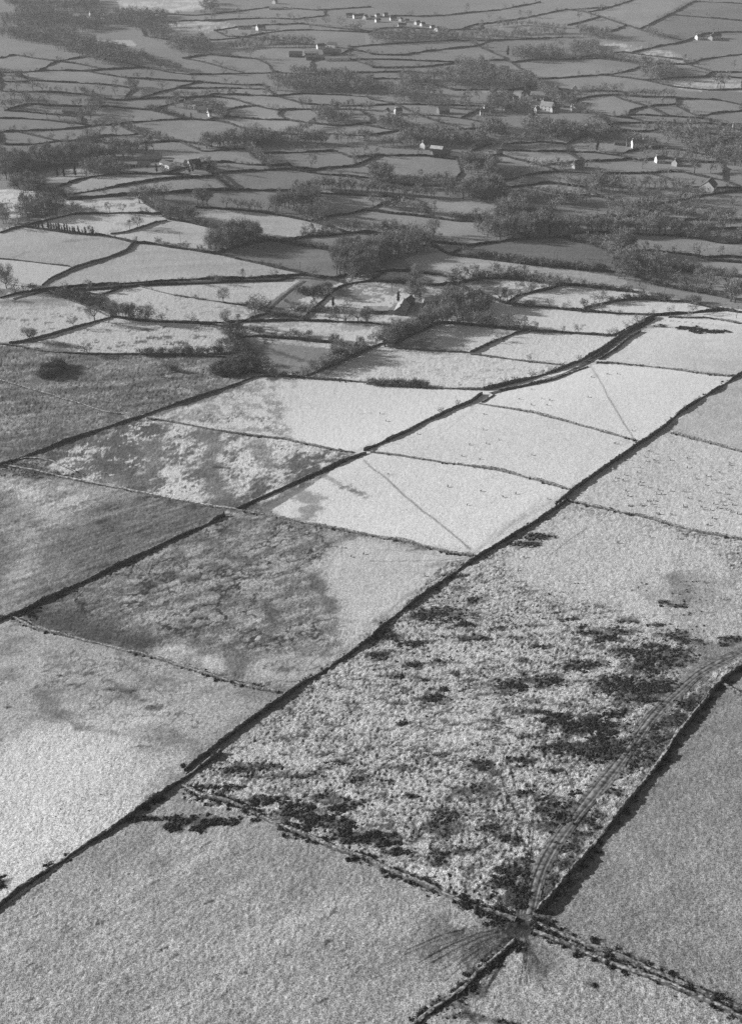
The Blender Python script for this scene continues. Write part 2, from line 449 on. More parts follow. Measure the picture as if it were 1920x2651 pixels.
# --- worn lines, wet ground, mud, drifts, one painted wall shadow: (sheet, points, half width m, tone, strength)
def stroke(tile, pts, hw, t, k=1.0, wob=0.5, nsc=6.0, rg=None, seed=1):
    P = tr(tile, pts)[:, :2]
    ix = near_box(P, hw * 2 + 2)
    if len(ix) == 0: return
    X, Y = gx[ix], gy[ix]
    d = np.full(len(ix), 1e9)
    if len(P) == 1:
        d = np.hypot(X - P[0, 0], Y - P[0, 1])
    for a, b in zip(P[:-1], P[1:]):
        e = b - a; L2 = e @ e + 1e-9
        u = np.clip(((X - a[0]) * e[0] + (Y - a[1]) * e[1]) / L2, 0, 1)
        d = np.minimum(d, np.hypot(X - a[0] - u * e[0], Y - a[1] - u * e[1]))
    q = d / hw + wob * 3 * (fbm(X / nsc, Y / nsc, 5, 90 + seed, .72) - 0.5)
    m = k * (1 - sstep(0.3, 1.25, q))
    tone[ix] = tone[ix] * (1 - m) + t * m
    if rg is not None:
        rough[ix] = rough[ix] * (1 - m) + rg * m

# sheep trods and wheelings
stroke(6, [(970,245),(985,270),(1010,310),(1030,345),(1050,390),(1075,430),(1100,470),(1125,515),(1150,550),(1165,580)], .55, 120, .8, .2)
stroke(6, [(970,245),(1000,300)], 2.5, 150, .4)
stroke(6, [(-30,670),(10,710),(50,735),(90,770),(140,820),(190,860),(235,900),(280,930),(335,975),(390,1020),(440,1065)], .6, 110, .85, .2)
stroke(8, [(0,262),(150,262),(300,258),(440,245)], .5, 125, .7, .2)
stroke(8, [(0,205),(200,222),(330,240),(440,245)], .5, 150, .5, .2)
stroke(8, [(440,245),(380,270),(250,280)], 2.2, 135, .6)
stroke(8, [(470,242),(430,225)], 1.6, 95, .8)
for k in range(5):
    stroke(8, [(455,235-3*k),(520+9*k,180-14*k),(640+10*k,85-10*k),(760,5-8*k)], .4, 140, .32, .5)
    stroke(8, [(440,255+2*k),(340-10*k,310+6*k),(200-14*k,400+4*k),(20,510+10*k)], .4, 140, .32, .5)
    stroke(6, [(890,800-3*k),(930-4*k,745-8*k),(1010-10*k,665-8*k),(1150,590-6*k)], .4, 140, .32, .5)
    stroke(6, [(880,805+5*k),(780-8*k,860+8*k),(640-10*k,940+9*k),(520,1015+9*k)], .4, 140, .32, .5)
stroke(6, [(880,810),(760,880),(640,950),(540,1030)], 5, 165, .5)
stroke(6, [(480,420),(420,470),(330,540),(220,580),(60,605)], .7, 165, .6, .2)
stroke(6, [(460,430),(380,490),(200,560),(20,620)], .7, 150, .5, .2)
stroke(6, [(440,420),(280,495),(100,575)], 2.2, 170, .5)
stroke(5, [(1430,735),(1480,760),(1530,795),(1580,808)], 1.7, 115, .6, 1.4, 3)
stroke(5, [(1530,785),(1570,805),(1620,828)], 2.2, 100, .65, 1.3, 3)
stroke(5, [(1310,800),(1380,850),(1370,920)], 6.5, 120, .75, 1.0)
stroke(5, [(1160,870),(1100,890),(1320,800),(1440,730)], 2.5, 115, .6, .6)
stroke(5, [(1150,880),(1240,930),(1380,935)], 3, 130, .6, .6)
stroke(5, [(1190,310),(1250,345),(1320,390),(1380,420),(1430,440)], 3.0, 150, .7, .8)
stroke(5, [(1230,310),(1310,320),(1300,350)], 3.5, 130, .8, .6)
stroke(5, [(1600,465),(1643,462)], 2.2, 130, .6, 1.2, 3)
stroke(5, [(1640,600),(1560,640),(1480,625)], 2.5, 130, .5)
stroke(5, [(620,480),(760,440),(900,395),(1050,340)], 5, 80, .8, .7)
stroke(5, [(960,890),(1000,830),(950,760),(920,700)], 7, 105, .85, .9)
stroke(5, [(900,560),(960,600),(900,700)], 7, 105, .8, 1.0)
stroke(5, [(1120,590),(1180,640),(1200,700)], 6, 120, .8, 1.0)
stroke(5, [(660,600),(690,680),(660,740)], 6, 100, .8, 1.0)
stroke(5, [(950,700),(1010,705)], 1.8, 50, .9, .5)
stroke(7, [(1380,330),(1440,420),(1480,490)], 3.0, 90, .7, 1.0)
stroke(7, [(1180,440),(1210,520),(1190,600)], 2.5, 90, .6, 1.0)
stroke(7, [(860,130),(950,190),(1000,240)], 4, 95, .6, 1.0)
stroke(7, [(1030,640),(1060,700),(1050,760)], 4.5, 100, .8, .9)
stroke(7, [(820,60),(760,310),(960,400),(1180,460)], 3, 90, .4, 1.2)
stroke(7, [(480,790),(560,840),(630,885)], 1.2, 95, .5, 1.6, 3)
stroke(7, [(150,840),(250,930),(350,1000)], 2.4, 105, .6, 1.0)
stroke(7, [(350,1000),(600,1040),(800,1060)], 1.6, 120, .5, 1.0)
stroke(7, [(20,910),(45,910)], .9, 65, .7, 1.2, 2)
stroke(7, [(590,1085),(625,1080),(660,1083)], .7, 80, .6, 1.4, 2)
stroke(7, [(1270,850),(1180,915),(1080,985),(980,1050)], 6, 132, .6, .6)
stroke(7, [(1280,850),(1150,850),(1020,830)], 3.5, 135, .6, .8)
for k in range(6):
    stroke(7, [(1240,880+4*k),(1120-10*k,960+9*k),(960-14*k,1060+9*k),(800,1150+14*k)], .3, 125, .5, .3)
# the gateway: mud and fanning ruts
stroke(10, [(690,600),(690,700),(700,760)], 3.5, 60, .85, .5)
stroke(10, [(660,770),(560,800),(470,830)], 3.5, 80, .8, .7)
stroke(10, [(600,790),(420,840),(300,830)], 5.5, 110, .75, .8)
stroke(10, [(330,780),(360,800),(300,760)], 2.6, 100, .6, 1.3, 3)
stroke(10, [(690,780),(700,850),(760,900)], 4.5, 105, .7, .7)
stroke(10, [(690,745),(660,768),(640,780)], 3.4, 48, .8, 1.3, 2.5, rg=.8)
stroke(10, [(690,600),(686,680),(680,760)], 1.6, 45, .8, .7)
R2 = random.Random(5)
for k in range(36):
    f = (k + R2.uniform(-.6, .6)) / 35.0; st = R2.uniform(.12, .5); en = R2.uniform(.55, 1.05)
    ex = 150 + 330 * f + R2.uniform(-25, 25); ey = 860 + 270 * f + R2.uniform(-14, 14)
    pts = []
    for q_ in np.linspace(st, en, 6):
        bow = math.sin(q_ * 3.14) * (-40 + 50 * f)
        pts.append((665 + (ex - 665) * q_ + R2.uniform(-5, 5), 768 + (ey - 768) * q_ + bow + R2.uniform(-4, 4)))
    stroke(10, pts, R2.uniform(.15, .3), 45, R2.uniform(.35, .8), .6, 1.5)
for k in range(13):
    f = k / 12.0; e_ = R2.uniform(.5, 1.1); b_ = R2.uniform(.1, .35)
    stroke(10, [(690 + (-40 + 230 * f) * q_ * q_ + R2.uniform(-4, 4), 775 + 270 * q_) for q_ in np.linspace(b_, e_, 5)], R2.uniform(.16, .28), 65, R2.uniform(.4, .8), .6, 2.0)
# short dark scratches and faint lines in the near fields
for k in range(70):
    x0 = R2.uniform(40, 1500); y0 = R2.uniform(380, 1150)
    if y0 < 760 - .55 * x0 or y0 < 250 + .3 * (x0 - 600): continue
    L_ = R2.uniform(12, 46)
    stroke(9, [(x0, y0), (x0 + L_ * .5, y0 - L_ * .3 + R2.uniform(-3, 3)), (x0 + L_, y0 - L_ * .55)], R2.uniform(.2, .45), 80, R2.uniform(.4, .85), 1.0, 2.0)
for k in range(26):
    x0 = R2.uniform(0, 800); y0 = R2.uniform(380, 560); L_ = R2.uniform(60, 200)
    stroke(9, [(x0, y0 + 300), (x0 + L_, y0 + 300 - L_ * .5)], .3, 120, .35, 1.0, 3.0)
for k in range(16):
    x0 = R2.uniform(1100, 1620); y0 = R2.uniform(800, 1150) 
    stroke(8, [(x0 + 300, y0), (x0 + 240, y0 + 110), (x0 + 170, y0 + 230)], .3, 110, .3, 1.0, 3.0)
# wheelings over the heath
for pts in ([(0,1120),(120,1050),(260,960),(400,860),(560,780),(700,700)], [(30,1120),(150,1050),(280,965),(420,868),(580,785)],
            [(800,230),(900,150),(1030,75)], [(1150,500),(1400,500),(1643,470)], [(780,245),(860,180),(960,110)]):
    stroke(8, pts, .28, 115, .6, .3)
for pts in ([(590,0),(575,100),(590,160),(640,260),(670,380),(690,500)], [(720,260),(700,380),(690,500)], [(880,60),(885,160)], [(720,260),(800,180),(880,80),(930,20)],
            [(350,60),(440,0)], [(700,500),(720,340),(715,270)]):
    stroke(10, pts, .25, 75, .75, .3)
# spring line and dark flush in the upper heath, drift strips and a painted shadow beside walls
stroke(8, [(1330,330),(1370,360),(1400,420)], 4.5, 110, .55, .9)
stroke(8, [(1380,690),(1450,720),(1540,660),(1643,640)], 6.5, 112, .75, .6, rg=.3)
stroke(8, [(1350,820),(1440,760),(1540,700)], 4.0, 105, .7, .5, rg=.3)
stroke(3, [(590,400),(560,430),(500,458),(420,485),(340,510),(270,540),(220,570)], 3.0, 95, .8, .3)  # the wall's shadow strip, painted dark into the ground
stroke(3, [(150,585),(200,545),(250,520),(300,500)], 2.0, 205, .8, .2)
stroke(3, [(490,352),(560,340),(640,318),(720,296)], 1.6, 175, .6, .2)
stroke(3, [(290,385),(380,375),(430,372)], 3.5, 120, .7, .6)
stroke(3, [(60,455),(110,435)], 3, 125, .6, .6)
stroke(3, [(0,570),(140,580)], 1.2, 225, .8, .2)
# scrub ground
stroke(5, [(1010,80),(1050,150),(1090,210),(1130,270)], 7, 70, .85, .8, rg=.6)
stroke(5, [(1120,250),(1170,270),(1210,300)], 6, 60, .85, .7, rg=.6)
stroke(5, [(1170,130),(1180,170),(1260,200),(1390,240)], 3, 70, .8, 1.0, rg=.5)
stroke(5, [(640,200),(860,200),(1070,212)], 3.5, 60, .8, .7, rg=.5)
stroke(5, [(960,290),(1100,275)], 6, 75, .7, .6)
stroke(5, [(180,300),(300,280),(350,290)], 7, 75, .6, .8)
stroke(5, [(1030,80),(1110,85),(1160,100)], 3.5, 75, .85, 1.0)
stroke(3, [(1190,705),(1260,715),(1350,725)], 3.5, 75, .8, 1.0)
stroke(3, [(240,610),(340,635),(450,680)], 6, 75, .85, .5)
for pts in ([(0,560),(60,556),(120,560)], [(110,545),(160,560)], [(0,535),(60,528)]):
    stroke(4, pts, 2.2, 60, .8, .8)
stroke(4, [(1290,660),(1220,690),(1180,760),(1080,830)], 2.0, 150, .5)

# gorse stands: (sheet, ellipses, where, density, height)
GPATCH = []
def gpatch(tile, lst, where, dens=1.0, h=.75):
    GPATCH.append((tile, lst, where, dens, h))
HE = "on the gorse heath"
gpatch(8, [(740,155,60,13),(680,185,60,15)], "in the dark clump by the upper heath wall", 1.1, .9)
gpatch(8, [(380,330,40,15),(460,435,35,12),(290,500,130,28),(420,545,40,15),(440,605,60,18),(180,630,60,14),(60,600,50,26),(30,680,40,18),(180,725,50,16),(110,770,40,14),(300,710,30,12)], "in scattered clumps along the left side of the heath")
gpatch(8, [(290,870,50,24),(300,830,40,12),(240,790,20,10)], "in the isolated clump at the heath's centre left", 1.2)
gpatch(8, [(620,820,60,32),(760,790,90,30),(940,725,100,24),(760,640,60,10)], "in the long clump across the middle of the heath")
gpatch(8, [(870,520,60,7),(930,555,30,8),(820,490,25,5),(1140,525,60,12),(1090,575,40,22),(1050,610,60,18),(960,580,60,10)], "in the hooked line at the top of the heath")
gpatch(8, [(1130,660,80,24),(1300,690,110,42),(1220,740,90,34),(1100,800,100,34),(1200,850,120,46),(1280,820,80,34),(1250,640,60,16)], "in the broad dark stand beside the farm track")
gpatch(8, [(1350,460,60,9),(1300,445,25,9),(1340,590,60,20),(1420,620,60,14),(1270,545,40,7),(1600,610,50,14),(1570,630,30,10)], "in thin lines near the track's upper end")
gpatch(8, [(760,930,40,16),(820,960,80,24),(900,990,120,40),(1020,1000,120,46),(1100,1080,100,50),(1000,1100,100,50),(820,1090,80,28),(1080,940,60,20)], "in the big dark stand at the heath's lower right")
gpatch(8, [(700,1040,60,14),(560,980,30,6),(510,1010,20,8),(150,980,40,10),(300,1120,60,12),(640,1150,60,20),(500,1160,50,16),(660,700,40,10),(560,560,40,8)], HE, .8)
gpatch(8, [(1460,870,55,24),(1400,900,55,26),(1330,960,55,28),(1270,1000,45,34),(1230,1060,55,34),(1210,1130,50,36),(1370,960,40,24),(1290,1060,40,30)], "between the farm track and the stony wall", .75, .6)
gpatch(9, [(830,310,110,30),(1000,305,90,14),(680,290,60,10),(760,330,50,14),(880,340,40,12)], "in the dark clump below the long straight wall", 1.3, .9)
gpatch(9, [(920,150,60,10),(1030,155,60,12),(1180,205,90,14),(1150,225,80,10)], "in the stripes at the heath's left corner", 1.1, .8)
gpatch(9, [(1350,260,110,40),(1450,310,120,34),(1560,370,90,34),(1300,330,80,14),(1500,250,60,20),(1640,380,60,30)], "in the dark stand along the lower edge of the heath", 1.0, .9)
gpatch(9, [(1080,70,60,22),(1180,60,60,16),(1450,200,80,20),(1580,220,60,16),(1600,120,50,20),(1280,150,50,14),(1000,80,40,14),(1120,110,50,10),(1350,100,60,12),(1500,40,50,14)], HE, .7)
gpatch(9, [(690,205,40,16),(640,240,30,10),(580,295,40,12)], "at the foot of the long straight wall", 1.2, .9)
gpatch(10, [(60,390,80,30),(120,440,60,16)], "in the dark stand along the lower edge of the heath", 1.0, .9)
gpatch(10, [(310,330,46,50),(340,270,46,24),(300,450,46,24),(450,170,34,50),(500,60,36,34),(300,490,40,16)], "in the ragged upright clump of the lower heath", .75)
gpatch(10, [(590,580,60,40),(640,640,50,50),(570,640,50,26),(690,560,18,70),(640,520,40,20),(600,520,70,16),(680,660,20,40)], "in the tall black stand by the gateway", .95, 1.0)
gpatch(10, [(820,250,80,40),(700,180,60,14),(760,205,60,12),(860,300,50,34),(770,330,40,24),(900,180,30,14),(820,350,36,16)], "left of the farm track near the gateway", .9)
gpatch(10, [(520,330,50,14),(600,380,50,18),(620,60,40,14),(680,30,40,14),(800,80,30,10),(120,60,40,14),(60,130,40,12),(180,190,40,10),(420,440,50,14)], HE, .7)
gpatch(10, [(870,420,55,24),(850,490,45,34),(920,360,45,24),(990,270,36,16),(960,300,36,14),(1000,330,30,14),(1080,170,36,16),(1130,80,40,24),(1180,40,40,30),(800,560,30,40),(760,650,20,30)], "between the farm track and the stony wall", .8, .6)
gpatch(10, [(560,720,60,22),(540,760,50,12)], "left of the muddy gateway", 1.2, .9); gpatch(10, [(800,720,36,10),(770,760,50,16),(830,790,50,10)], "right of the muddy gateway", .9, .6)
gpatch(10, [(480,960,60,30),(440,1050,76,30),(340,1110,56,30),(540,930,40,16),(500,1180,80,12),(400,1165,60,12),(600,1200,50,6)], "beside the tumbled wall at the bottom edge", .9, .7)
gpatch(10, [(985,1030,16,8),(1130,900,30,10),(1180,925,60,8)], "at the lower right", .8, .7)
gpatch(4, [(1380,768,30,6),(1420,772,36,7),(1470,782,50,8),(1530,785,46,6),(1280,760,20,5)], "in the low patch in the upper right field", 1.1, 1.3)
gpatch(8, [(1545,835,20,8),(1590,800,20,6)], "at the track's bend by the right edge", .9, .6)
gpatch(5, [(60,720,80,20),(200,735,90,18),(120,690,60,10),(320,740,60,10)], "in the boggy corner at left", .35, .6)
gpatch(7, [(130,500,40,20),(160,470,24,20),(70,500,40,10),(0,512,20,10)], "at the corner of the mottled field", 1.0, .8)
gpatch(7, [(400,760,14,10),(480,790,20,6),(500,830,30,8),(560,840,40,10),(680,910,40,10),(630,880,10,8),(320,810,12,5),(260,770,12,4)], "small and scattered on the pale left field", .5, .35)
gpatch(9, [(360,190,160,30),(300,270,80,40),(420,240,120,40),(240,220,60,30),(640,60,60,16),(100,420,40,20)], "small dark tuft on the pale left field", .06, .32)
gpatch(9, [(0,575,30,26)], "in the clump at the left edge", 1.2, .9)
for (tile, lst, where, dens, h) in GPATCH:       # thin snow and dark litter under the gorse
    if dens < .3: continue
    for (a_, b_, ra, rb) in lst:
        stroke(tile, [(a_ - ra * .55, b_), (a_ + ra * .55, b_)], max(1.0, abs(tr(tile, [(a_, b_ - rb)])[0][1] - tr(tile, [(a_, b_ + rb)])[0][1]) * .55), 74, .72, 1.0, 2.2)

# the farm track's bed
stroke(8, [(1700,640),(1643,662),(1560,700),(1450,760),(1370,830),(1290,905),(1220,985),(1170,1060),(1110,1140),(1065,1198),(980,1300),(900,1400),(830,1490),(780,1570),(740,1660),(715,1750),(700,1830)], 2.7, 98, .85, .35, rg=.04)

# albedo from tone; fine geometry of the sward
HILL = sstep(900, 500, gy)
tone += HILL * np.clip(rough, 0, 1) * 44 * (fbm(gx / 1.9, gy / 1.3, 3, 140) - 0.5)
tone += HILL * 26 * (fbm(gx / 9, gy / 6, 4, 141, .75) - 0.5)
VAL = sstep(-15, 25, (SL0 + SLX * gx + SLY * gy))     # 1 on the hill, 0 in the valley
tone = np.where((tone > 188) & (VAL > .5), 188 + (tone - 188) * .55, tone)
rough = np.where(rough > .9, rough * (.45 + 1.1 * fbm(gx / 11, gy / 8, 3, 300)), rough)
alb = lin(np.clip(tone, 30, 238)) * 1.0
VAL = sstep(-15, 25, (SL0 + SLX * gx + SLY * gy))     # 1 on the hill, 0 in the valley
gain = 1.12 * VAL + 1.9 * (1 - VAL)  # valley albedo raised to offset its weaker, grazing sun
alb = np.clip(alb * gain, 0.012, 0.86)
fine = np.exp(-np.maximum(gy - 90, 0) / 420.0)
tus = fbm(gx / 0.62, gy / 0.62, 2, 200)
lump = fbm(gx / 4.0, gy / 4.0, 2, 210)
gz = gz + rough * (0.62 * (tus - 0.5) + 0.42 * (lump - 0.5)) * sstep(1400, 500, gy)
# albedo drops in the hollows between the tussocks
dk = sstep(0.50, 0.30, tus) * np.clip(rough - 0.2, 0, 0.8) * sstep(900, 500, gy)
alb = alb * (1 - 0.7 * dk)

idx = np.arange(NR * NCC).reshape(NR, NCC)
F = np.stack([idx[:-1, :-1], idx[:-1, 1:], idx[1:, 1:], idx[1:, :-1]], -1).reshape(-1, 4)
me = mesh_of("ground", np.stack([gx, gy, gz], 1), F, smooth=True)
at = me.attributes.new("albedo", 'FLOAT', 'POINT'); at.data.foreach_set("value", alb.astype(np.float32))
at = me.attributes.new("sward", 'FLOAT', 'POINT'); at.data.foreach_set("value", rough.astype(np.float32))
gm = bpy.data.materials.new("winter_pasture"); gm.use_nodes = True
t = gm.node_tree; bs = t.nodes["Principled BSDF"]
bs.inputs["Roughness"].default_value = 0.95; bs.inputs["Specular IOR Level"].default_value = 0.1
a1 = t.nodes.new("ShaderNodeAttribute"); a1.attribute_name = "albedo"
a2 = t.nodes.new("ShaderNodeAttribute"); a2.attribute_name = "sward"
geo = t.nodes.new("ShaderNodeNewGeometry")
n1 = t.nodes.new("ShaderNodeTexNoise"); n1.inputs["Scale"].default_value = 3.4; n1.inputs["Detail"].default_value = 3; n1.inputs["Roughness"].default_value = 0.7
n2 = t.nodes.new("ShaderNodeTexNoise"); n2.inputs["Scale"].default_value = 1.3; n2.inputs["Detail"].default_value = 3
mr = t.nodes.new("ShaderNodeMapRange"); mr.inputs["From Min"].default_value = 0.36; mr.inputs["From Max"].default_value = 0.64
mr.inputs["To Min"].default_value = 0.3; mr.inputs["To Max"].default_value = 1.68
mr2 = t.nodes.new("ShaderNodeMapRange"); mr2.inputs["From Min"].default_value = 0.3; mr2.inputs["From Max"].default_value = 0.7
mr2.inputs["To Min"].default_value = 0.78; mr2.inputs["To Max"].default_value = 1.2
mu = t.nodes.new("ShaderNodeMath"); mu.operation = 'MULTIPLY'
mu2 = t.nodes.new("ShaderNodeMath"); mu2.operation = 'MULTIPLY'
t.links.new(geo.outputs["Position"], n1.inputs["Vector"]); t.links.new(geo.outputs["Position"], n2.inputs["Vector"])
t.links.new(n1.outputs["Fac"], mr.inputs[0]); t.links.new(n2.outputs["Fac"], mr2.inputs[0])
t.links.new(mr.outputs[0], mu.inputs[0]); t.links.new(mr2.outputs[0], mu.inputs[1])
t.links.new(mu.outputs[0], mu2.inputs[0]); t.links.new(a1.outputs["Fac"], mu2.inputs[1])
mn = t.nodes.new("ShaderNodeMath"); mn.operation = 'MINIMUM'; mn.inputs[1].default_value = 0.88
t.links.new(mu2.outputs[0], mn.inputs[0])
t.links.new(mn.outputs[0], bs.inputs["Base Color"])
bp = t.nodes.new("ShaderNodeBump"); bp.inputs["Distance"].default_value = 0.65
sw = t.nodes.new("ShaderNodeMath"); sw.operation = 'MULTIPLY'; sw.inputs[1].default_value = 0.8; sw.use_clamp = True
t.links.new(a2.outputs["Fac"], sw.inputs[0]); t.links.new(sw.outputs[0], bp.inputs["Strength"])
t.links.new(n1.outputs["Fac"], bp.inputs["Height"]); t.links.new(bp.outputs[0], bs.inputs["Normal"])
me.materials.append(gm)
tag(link("ground", me), kind="structure")

# ============================================================ tracks
def resample(P, ds):
    P = np.asarray(P); out = [P[0]]
    seg = np.hypot(*(np.diff(P[:, :2], axis=0).T)); cum = np.concatenate([[0], np.cumsum(seg)])
    n = max(2, int(cum[-1] / ds) + 1)
    q = np.linspace(0, cum[-1], n)
    return np.stack([np.interp(q, cum, P[:, i]) for i in range(2)], 1), q
def smooth_line(Q, it=2):
    Q = Q.copy()
    for _ in range(it):
        Q[1:-1] = 0.25 * Q[:-2] + 0.5 * Q[1:-1] + 0.25 * Q[2:]
    return Q
def normals(Q):
    T = np.gradient(Q, axis=0); T /= np.linalg.norm(T, axis=1)[:, None] + 1e-9
    return np.stack([-T[:, 1], T[:, 0]], 1)

def track(name, tile, pts, width, material, lift=0.12, ruts=0.10):
    Q, q = resample(tr(tile, pts), 1.5); Q = smooth_line(Q, 6); N = normals(Q)
    off = np.array([-.5, -.42, -.37, -.32, -.24, -.19, -.14, 0, .10, .15, .20, .30, .35, .40, .5]); dz = np.array([-.25, .02, -ruts * .7, .02, .02, -ruts, .02, .06, .02, -ruts, .02, .02, -ruts * .7, .02, -.25])
    wv = width * (1 + 0.25 * (vnoise(q / 7, q * 0, 5) - 0.5))
    V = []
    for o, z in zip(off, dz):
        X = Q + N * (o * wv + (.28 * (vnoise(q / 9, q * 0 + round(o * 9) * 3.1, 61) - .5) if abs(o) < .45 else .7 * (vnoise(q / 3, q * 0 + o, 62) - .5)))[:, None]
        V.append(np.stack([X[:, 0], X[:, 1], H(X[:, 0], X[:, 1]) + lift + z + 0.05 * vnoise(q / 2, q * 0 + o * 9, 8)], 1))
    V = np.stack(V, 1); n, k = V.shape[:2]
    ix = np.arange(n * k).reshape(n, k)
    Fq = np.stack([ix[:-1, :-1], ix[:-1, 1:], ix[1:, 1:], ix[1:, :-1]], -1).reshape(-1, 4)
    return tag(link(name, mesh_of(name, V.reshape(-1, 3), Fq, material, True)), kind="structure")
M_LANE = mat("lane_surface", 0.10, noise=0.4, scale=0.4)
M_SLUSH = mat("slushy_track", 0.15, noise=0.55, scale=0.8, bump=0.4)
track("farm_track", 8, [(1700,640),(1643,662),(1560,700),(1450,760),(1370,830),(1290,905),(1220,985),(1170,1060),(1110,1140),(1065,1198),(980,1300),(900,1400),(830,1490),(780,1570),(740,1660),(715,1750),(700,1830)], 4.2, M_SLUSH, 0.12, 0.14)
track("lane", 6, [(530,375),(620,352),(740,325),(850,292),(930,255),(1010,205),(1100,140),(1180,85),(1250,40)], 4.5, M_LANE)
track("lane", 3, [(60,640),(200,604),(330,596),(480,586),(640,574),(800,567),(960,560),(1120,556),(1270,550),(1340,545),(1440,556)], 4.0, M_LANE)
track("lane", 3, [(1350,560),(1290,600),(1230,650),(1185,695)], 3.0, M_LANE)
track("lane", 3, [(940,75),(985,110),(1035,155)], 5.0, M_LANE)

# ============================================================ walls and hedges
def strip(Q, N, prof, q, jit, hn, seed, base):
    """sweep an uneven cross-section along a line; prof = (offset, height)"""
    V = []
    for j, (o, z) in enumerate(prof):
        X = Q + N * (o + jit * 2 * (fbm(q / 1.3 + 31 * j, q * 0 + seed, 2, seed, .9) - 0.5))[:, None]
        if z > 0:
            zz = z * (1 + hn * 2 * (fbm(q / 1.6 + 13 * j, q * 0 + seed * 1.7, 3, seed, .75) - 0.5)) * np.clip(.35 + 1.25 * vnoise(q / 13, q * 0 + seed * 3.3, seed + 7), .4, 1.15)
        else:
            zz = np.full(len(q), z)
        V.append(np.stack([X[:, 0], X[:, 1], H(X[:, 0], X[:, 1]) + zz], 1))
    V = np.stack(V, 1) - base
    n, k = V.shape[:2]
    ix = np.arange(n * k).reshape(n, k)
    Fq = np.stack([ix[:-1, :-1], ix[1:, :-1], ix[1:, 1:], ix[:-1, 1:]], -1).reshape(-1, 4)
    return V.reshape(-1, 3), Fq
WALL_LINES = []
nwall = [0]
def stone_wall(tile, pts, label, h=1.5, w=1.0, gorse=0.0, side=0.0, snow=False):
    h *= .82; w *= .85
    P = tr(tile, pts); nwall[0] += 1; sd = nwall[0]
    Q, q = resample(P, max(0.38, depth(P).mean() / 700)); Q = smooth_line(Q, 3); N = normals(Q)
    Q = Q + N * (0.5 * (vnoise(q / 9, q * 0, sd) - 0.5))[:, None]
    base = np.array([Q[0, 0], Q[0, 1], H(Q[0, 0], Q[0, 1])])
    root = tag(link("stone_wall", None), label, "wall", "field walls on the hillside", "thing")
    root.location = base
    V, Fq = strip(Q, N, [(-w * .75, -.5), (-w * .5, h * .55), (-w * .34, h * .93), (w * .34, h * .93), (w * .5, h * .55), (w * .75, -.5)], q, .22, .45, sd, base)
    link("stonework", mesh_of("stonework", V, Fq, M_STONE), root)
    V, Fq = strip(Q, N, [(-w * .42, h * .80), (-w * .30, h * 1.0), (0, h * 1.1), (w * .30, h * 1.0), (w * .42, h * .80)], q, .22, .5, sd, base)
    link("coping", mesh_of("coping", V, Fq, M_SNOWCOPE if snow else M_COPE), root)
    if gorse > 0:
        WALL_LINES.append((Q, N, q, gorse, side, label))
    return root
HEDGES = []
def hedge(tile, pts, where, h=2.2, w=2.2, look=None):
    h *= .95; w *= .85
    P = tr(tile, pts)
    if P[:, 1].mean() > 950: h *= .85; w *= .72
    HEDGES.append((P, np.asarray(px(tile, pts)), where, h, w, look))

# --- hillside walls
stone_wall(9, [(980,0),(880,70),(780,140),(680,210),(580,280),(480,350),(380,410),(280,480),(180,545),(80,610),(0,680),(-80,740)], "long straight wall from the gorse heath down to the lower left edge", 1.7, gorse=.35, side=1)
stone_wall(7, [(1643,605),(1540,680),(1440,745),(1350,800),(1280,850),(1180,920),(1080,990),(980,1065),(900,1130),(822,1197)], "long straight wall between the gorse heath and the mottled left fields", 1.6, gorse=.25, side=1)
stone_wall(8, [(860,0),(780,55),(680,120),(580,180),(480,240),(380,305),(280,380),(180,450),(80,530),(2,603)], "straight wall along the upper left side of the gorse heath", 1.7, gorse=.35, side=1)
stone_wall(6, [(1660,280),(1630,292),(1560,340),(1460,400),(1360,465),(1280,540),(1200,590),(1100,660),(1000,730),(900,800),(850,845),(822,868)], "long dark wall right of the white sheep fields, running to the right edge", 2.0, 1.1, gorse=.5, side=1)
stone_wall(6, [(1330,550),(1420,575),(1540,605),(1680,645)], "short wall at the right edge above the field with most sheep", 1.4, gorse=.5)
stone_wall(6, [(870,848),(980,875),(1080,895),(1200,920),(1320,955),(1430,985),(1540,1005),(1680,1032)], "wall on a broad bank between the gorse heath and the field with most sheep", 1.2, gorse=.8)
stone_wall(6, [(0,635),(120,650),(260,672),(400,692),(560,715),(700,750),(800,780),(880,800)], "curving wall between the middle and lower white sheep fields", 1.6, gorse=.35)
stone_wall(6, [(480,420),(600,440),(720,460),(850,495),(960,525),(1080,560),(1170,582)], "wall between the upper and middle white sheep fields", 1.4, gorse=.3)
stone_wall(6, [(490,378),(440,415),(370,440),(310,470),(240,500),(160,545),(80,580),(0,615),(-30,630)], "dark wall from the lane end down to the meeting of four fields", 2.0, 1.2, gorse=.5)
stone_wall(6, [(545,380),(520,398),(490,415)], "very short wall stub beside the lane end", 1.7)
stone_wall(6, [(570,362),(680,340),(800,315),(880,285),(960,255)], "snow-topped wall on the near side of the sunken lane", 1.6, snow=True)
stone_wall(6, [(1010,225),(1080,180),(1140,130),(1195,100)], "broken wall with bushes on the right side of the lane", 1.6, gorse=1.0)
stone_wall(6, [(500,360),(600,335),(720,305),(830,270),(920,235),(1010,185),(1100,120),(1180,70),(1250,35)], "thick dark bank on the far side of the sunken lane", 2.4, 1.8, gorse=1.2)
stone_wall(6, [(1000,240),(1060,240),(1180,250),(1320,265),(1450,285),(1590,300),(1640,290)], "wall with gorse above the upper right sheep field", 1.3, gorse=.8)
stone_wall(6, [(-20,332),(120,342),(250,350),(380,355),(500,360)], "hedge-topped wall along the top of the bright round field", 1.7, 1.3, gorse=.9)
stone_wall(6, [(110,175),(220,182),(330,188),(440,195)], "thin wall below the tree-shaded white field", 1.2)
